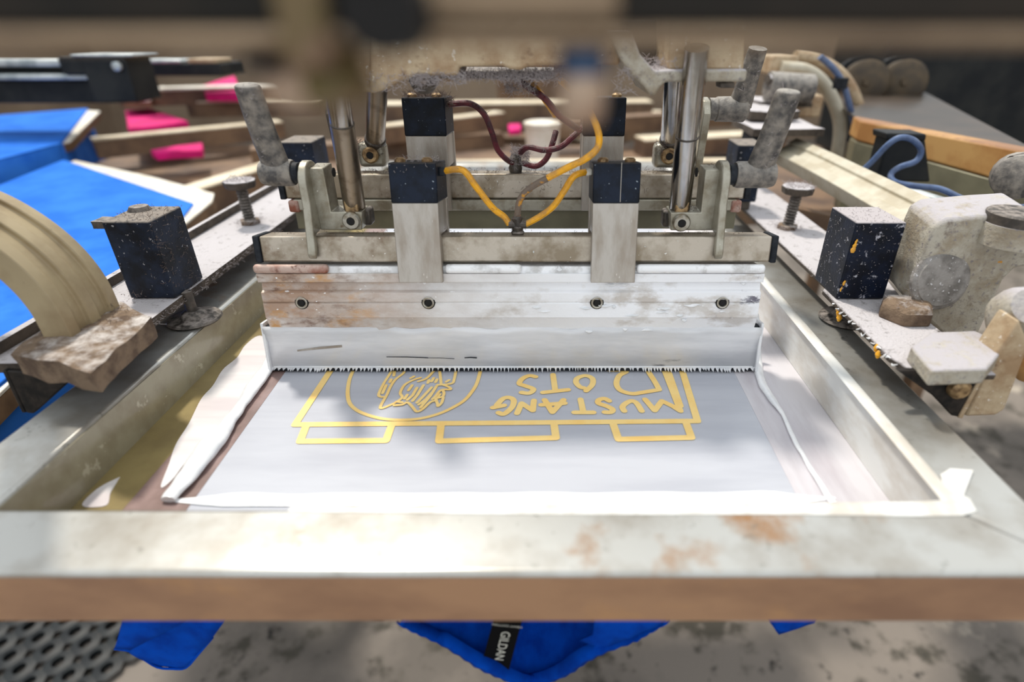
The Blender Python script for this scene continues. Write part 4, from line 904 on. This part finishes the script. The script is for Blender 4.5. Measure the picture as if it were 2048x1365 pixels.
arm_bar((500, 295), (1000, 262), .88, .07, 'brown arm in shade behind the left shafts', m='arm_brown')
arm_bar((760, 250), (1000, 222), .93, .05, 'pale arm seen between the left shaft and the rear clamp')
arm_bar((905, 322), (1500, 318), .945, .035, 'bright strip running just behind the rear bar', th=.03)
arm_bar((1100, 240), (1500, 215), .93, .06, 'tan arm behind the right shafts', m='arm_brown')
arm_bar((1280, 275), (1560, 262), .90, .08, 'pale arm low behind the right pivot')
def cloth_bit(pts, z, drop, label):
    P = [at(x, y, z=z) for x, y in pts]
    t = thing('magenta_shirt', sum(P, Vector()) / len(P) - Vector((0, 0, drop)), label, 'shirt', 'magenta shirts')
    b = B(); b.poly([p - Vector((0, 0, drop)) for p in P], (0, 0, drop)); b.rough(.004, 1, 9); b.build('cloth', 'shirt_magenta', t, bevel=.003)
cloth_bit([(250, 222), (300, 214), (375, 243), (330, 250), (255, 256)], .93, .03, 'magenta shirt below the dark arm on the left')
cloth_bit([(405, 170), (470, 150), (478, 186), (410, 186)], .99, .025, 'magenta shirt beside the left lever top')
cloth_bit([(300, 300), (405, 285), (405, 300), (310, 306)], .90, .02, 'thin magenta edge under the long cream arm')
cloth_bit([(1016, 248), (1042, 246), (1042, 258), (1018, 261)], .90, .015, 'small pink patch behind the maroon hose')
# white pail glimpsed behind the rear bar
wp = thing('white_pail', (at(1085, 330, y=1.5).x, 1.5, .8355), 'white pail glimpsed behind the dusty hose junction', 'pail')
c = at(1085, 322, y=1.5)
B().lathe((c.x, c.y, .8355), (0, 0, 1), [(0, .036), (.125, .044)], 24).build('body', 'pallet_top', wp)
B().lathe((c.x, c.y, .961), (0, 0, 1), [(0, .047), (.008, .047), (.010, .043)], 24).build('rim', 'pallet_top', wp)
# stand under the pail and the orange boxes: the carousel hub
hub = thing('carousel_hub', (0, 2.7, 0), 'brown and dark carousel hub behind the rear bar', 'machine hub')
B().lathe((0, 2.7, .0), (0, 0, 1), [(0, .35), (.05, .35), (.06, .16), (.74, .16), (.76, .42), (.80, .42)], 36).build('drum', 'arm_brown', hub)
B().lathe((0, 2.7, .80), (0, 0, 1), [(0, .22), (.25, .22), (.27, .20)], 36).build('column', 'arm_brown', hub)
for k in range(6):
    a = k * math.pi / 3 + .3
    B().box(-.03, .03, .2, .5, .80, .86, Matrix.Rotation(a, 3, 'Z'), (0, 2.7, 0)).build('stub', 'arm_cream', hub, bevel=.004)
bn = thing('work_bench', (.05, 1.5, 0), 'brown work bench behind the rear bar', 'bench')
B().box(-1.30, 1.0, 1.20, 1.95, .800, .835).build('bench_top', 'arm_brown', bn, bevel=.004)
for x in (-1.28, .94):
    for y in (1.23, 1.88): B().box(x, x + .04, y, y + .04, 0, .800).build('leg', 'arm_brown', bn, bevel=.003)
for x, w_, h_, Y, lb in ((978, .026, .050, 1.36, 'small orange crate behind the maroon hose'), (1296, .040, .055, 1.36, 'small orange crate behind the right shafts')):
    c = at(x, 300, y=Y); t = thing('crate', (c.x, Y + .05, .8355), lb, 'crate', 'orange crates')
    B().box(c.x - w_, c.x + w_, Y, Y + .08, .8355, .8355 + h_).build('shell', 'orange_paint', t, bevel=.006)
    B().box(c.x - w_ - .004, c.x + w_ + .004, Y - .004, Y + .084, .8355 + h_ - .010, .8355 + h_ + .002).build('rim', 'orange_paint', t, bevel=.003)
# dark print head on the far left
dh = thing('far_print_head', at(120, 190, y=1.5), 'dark blurred print head with pale rails at the left edge', 'print head')
def dbox(px0, px1, py0, py1, y, dep, name, m, par):
    a, c = at(px0, py1, y=y), at(px1, py0, y=y); return B().box(a.x, c.x, y, y + dep, a.z, c.z).build(name, m, par, bevel=.004)
dbox(-120, 240, 160, 206, 1.5, .12, 'lower_body', 'dark_machine', dh)
dbox(-120, 175, 148, 160, 1.48, .06, 'lower_rail', 'light_rail', dh)
dbox(-120, 180, 134, 147, 1.52, .06, 'middle_body', 'dark_machine', dh)
dbox(-120, 126, 118, 133, 1.49, .05, 'upper_rail', 'light_rail', dh)
dbox(126, 190, 112, 150, 1.47, .10, 'joint', 'dark_machine', dh)
dbox(190, 246, 112, 205, 1.46, .10, 'end_block', 'dark_machine', dh)
dbox(140, 264, 106, 113, 1.46, .10, 'cap_strip', 'light_rail', dh)
a = at(236, 132, y=1.455); B().lathe(a, (0, -1, 0), [(0, .010), (.008, .010), (.010, .006)], 16).build('bolt', 'light_rail', dh)
dh2 = thing('far_print_head', at(340, 150, y=1.9), 'small dark print head far behind, left of the blurred knob', 'print head')
dbox(262, 440, 126, 152, 1.9, .15, 'body', 'dark_machine', dh2); dbox(275, 360, 118, 126, 1.9, .1, 'rail', 'light_rail', dh2); dbox(375, 432, 116, 126, 1.9, .1, 'motor', 'tan_casting', dh2)
arm_bar((238, 178), (560, 168), 1.0, .10, 'pale far pallet arm below the small dark head', m='pallet_top')
board('pallet', [(240, 180), (330, 172), (300, 200), (246, 202)], .975, .02, 'pallet_top', 'far white pallet end beside the dark print head', 'pallet', 'carousel pallets')

# ================================================================== background, right
# neighbouring station: wooden-topped screen on a grey rail
nsx = thing('wooden_screen', at(1900, 330, y=.80) - Vector((0, 0, .04)), 'wooden screen frame with orange edge on the right', 'screen')
A, C = at(1722, 240, y=.90), at(2110, 312, y=.66)
d = (C - A); up = Vector((0, 0, 1)); back_ = Vector((.10, .30, 0))
Zt = lambda p, dz: Vector((p.x, p.y, p.z + dz))
Aw, Cw = A, C; hA = (at(1722, 280, y=.90) - A).length; hC = (at(2110, 378, y=.66) - C).length
B().poly([Zt(A, 0), Zt(C, 0), Zt(C, -hC), Zt(A, -hA)], Vector((.012, .05, .0))).build('near_rail', 'wood_orange', nsx, bevel=.003)
B().poly([Zt(A, -hA - .0005), Zt(C, -hC - .0005), Zt(C, -hC - .11), Zt(A, -hA - .11)], Vector((.010, .04, 0))).build('grey_rail', 'panel_grey', nsx, bevel=.002)
B().poly([Zt(A, -.004) + Vector((.014, .052, 0)), Zt(C, -.004) + Vector((.014, .052, 0)), Zt(C, -.004) + Vector((.2, .6, .01)), Zt(A, -.004) + Vector((.16, .6, .01))], Vector((0, 0, .003))).build('stretched_mesh', 'screen_dark', nsx)
fp = thing('floor_strip_rail', at(1860, 400, y=.66), 'pale round rail crossing below the wooden screen', 'rail')
B().tube([at(1742, 358, y=.72), at(1860, 396, y=.66), at(2010, 440, y=.60)], .0075, 12, 3, flat=.7).build('rod', 'light_rail', fp)
bb_ = thing('valve_box', at(1815, 365, y=.74), 'black valve box behind the looping blue hose', 'box')
P = [(1776, 275), (1852, 278), (1862, 365), (1752, 362)]
B().poly([at(x, y, y=.715) for x, y in P], (0, .03, 0)).build('body', 'dark_machine', bb_, bevel=.003)
B().poly([at(x, y, y=.712) for x, y in ((1774, 266), (1854, 268), (1852, 282), (1774, 280))], (0, .036, 0)).build('lid', 'dark_machine', bb_, bevel=.002)
hose('blue_hose', [at(1720, 345, y=.70), at(1745, 322, y=.69), at(1775, 290, y=.68), at(1800, 275, y=.675), at(1826, 280, y=.67), at(1842, 300, y=.67), at(1832, 322, y=.67), at(1800, 334, y=.67), at(1782, 348, y=.67), at(1790, 364, y=.66), at(1830, 372, y=.65), at(1880, 378, y=.64), at(1930, 400, y=.62), at(1980, 415, y=.61), at(2060, 414, y=.60)], 'hose_blue', 'blue hose looping in front of the black valve box', r=.0034)
# cream channel arm to the right of the knob bolt
o = ribbed_sweep('channel_extrusion', 'cream_bar', [at(1572, 302, y=.86), at(1640, 335, y=.76), at(1740, 388, y=.64), at(1850, 447, y=.53)], (1, .35, .55), .020, .022, 1)
tag(o, 'cream grooved channel arm reaching back from the right casting', 'arm')
# curved cream tubes
def curved(pts, y, r, m, label):
    o = B().tube([at(x, yy, y=y) for x, yy in pts], r, 16, 6, flat=.8).build('curved_tube', m); return tag(o, label, 'tube', 'curved cream tubes')
curved([(1560, 134), (1610, 140), (1645, 165), (1672, 215), (1680, 260), (1672, 320)], 1.05, .013, 'cream_bar', 'inner curved cream tube behind the right levers')
curved([(1590, 112), (1640, 122), (1685, 155), (1712, 205), (1716, 255), (1700, 330)], 1.10, .014, 'tan_casting', 'outer curved tan tube behind the right levers')
hose('dark_hose', [at(1640, 112, y=1.0), at(1665, 135, y=1.0), at(1685, 165, y=1.0), at(1700, 215, y=1.0), at(1710, 262, y=1.0), at(1702, 300, y=1.0), at(1698, 335, y=1.0)], 'hose_blue', 'thin blue-black hose strapped along the curved tubes', r=.005)
for px_, py_ in ((1681, 166), (1708, 272)):
    c = at(px_, py_, y=.99); o = B().lathe(c - Vector((0, 0, .008)), (0, 0, 1), [(0, .011), (.016, .011)], 14).build('hose_strap', 'rubber_black'); tag(o, 'black strap at the upper bend of the thin hose' if py_ < 200 else 'black strap at the lower end of the thin hose', 'strap')
# dusty neighbouring head parts
mc = thing('neighbour_motor', at(1575, 190, y=.95), 'dust-topped cylinder motor behind the free right lever', 'motor')
B().tube([at(1535, 172, y=.95), at(1622, 178, y=.95)], .021, 18).build('barrel', 'lever_black', mc)
B().tube([at(1535, 158, y=.948), at(1618, 164, y=.948)], .014, 14, flat=.5).build('dust_crust', 'dusty_plate', mc)
ns = thing('neighbour_plate', at(1560, 250, y=.85), 'white dust-covered plates of the neighbouring head on the right', 'plate')
for (x0, x1, y0, y1, Y) in ((1500, 1600, 222, 240, .88), (1505, 1650, 258, 272, .82), (1520, 1625, 205, 214, .95)):
    a, c_ = at(x0, y1, y=Y), at(x1, y0, y=Y); B().box(a.x, c_.x, Y, Y + .10, a.z, c_.z).rough(.002, 2, 40).build('dusty_slab', 'dusty_plate', ns)
dbox(1585, 1650, 190, 235, .97, .08, 'block', 'tan_casting', ns); dbox(1500, 1560, 272, 330, .83, .06, 'block', 'rubber_black', ns); dbox(1540, 1600, 110, 150, 1.05, .08, 'block', 'tan_casting', ns)
for i, (x, y) in enumerate(((1725, 165), (1800, 165))):
    c = at(x, y, y=1.25); t = thing('pulley', c - Vector((0, 0, .04)), ('left' if i == 0 else 'right') + ' dim round pulley above the wooden screen', 'pulley', 'far pulleys')
    B().lathe(c, (-.3, -1, .1), [(0, .042), (.03, .042), (.034, .036)], 24).build('wheel', 'pulley_dim', t)
    B().lathe(c - Vector((-.3, -1, .1)).normalized() * .05, (-.3, -1, .1), [(0, .052), (.04, .052)], 24).build('guard', 'dark_machine', t)
    B().lathe(c + Vector((-.3, -1, .1)).normalized() * .032, (-.3, -1, .1), [(0, .008), (.008, .006)], 12).build('hub_bolt', 'pulley_dim', t)
dk = thing('dark_cabinet', at(1950, 260, y=1.6) - Vector((0, 0, .3)), 'dark machine cabinet filling the upper right background', 'cabinet')
a, c = at(1715, 330, y=1.6), at(2200, 60, y=1.6)
B().box(a.x, c.x, 1.6, 1.9, a.z, c.z).build('body', 'dark_machine', dk, bevel=.01)
B().box(a.x - .02, c.x, 1.55, 1.6, a.z, a.z + .05).build('ledge', 'dark_machine', dk, bevel=.006)
kn = thing('spring_handle', at(2030, 380, y=.55), 'grey lever with spring at the right edge above the casting', 'handle')  # side handle: lever hub, pin and spring
c = at(2042, 350, y=.55)
B().lathe(c + Vector((-.012, -.012, 0)), (.6, .8, -.1), [(0, .014), (.004, .020), (.03, .022), (.05, .020)], 20).build('hub', 'lever_black', kn)
B().tube([c + Vector((-.014, 0, .012)), c + Vector((.03, .01, .02))], .006, 12).build('pin', 'dark_steel', kn)
sp = []
for k in range(60): sp.append(c + Vector((-.012 + .005 * math.cos(k * .7), .005 * math.sin(k * .7), -.014 - k * .0004)))
B().tube(sp, .0011, 6).build('spring', 'recess_black', kn)
bs = thing('draped_shirt', at(1810, 520, z=.93), 'blue shirt patch seen between the right cylinder and the casting', 'shirt', 'shirts on carousel pallets')
B().poly([at(x, y, y=.62) for x, y in ((1770, 470), (1850, 470), (1850, 560), (1770, 548))], (0, .02, 0)).build('cloth', 'shirt_blue', bs, bevel=.004)
pg = thing('red_panel', at(1640, 430, y=.74), 'dull red-brown panel under the cream channel arm', 'panel')
B().poly([at(x, y, y=.74) for x, y in ((1560, 410), (1700, 440), (1700, 470), (1560, 450))], (0, .02, 0)).build('sheet', 'arm_brown', pg)
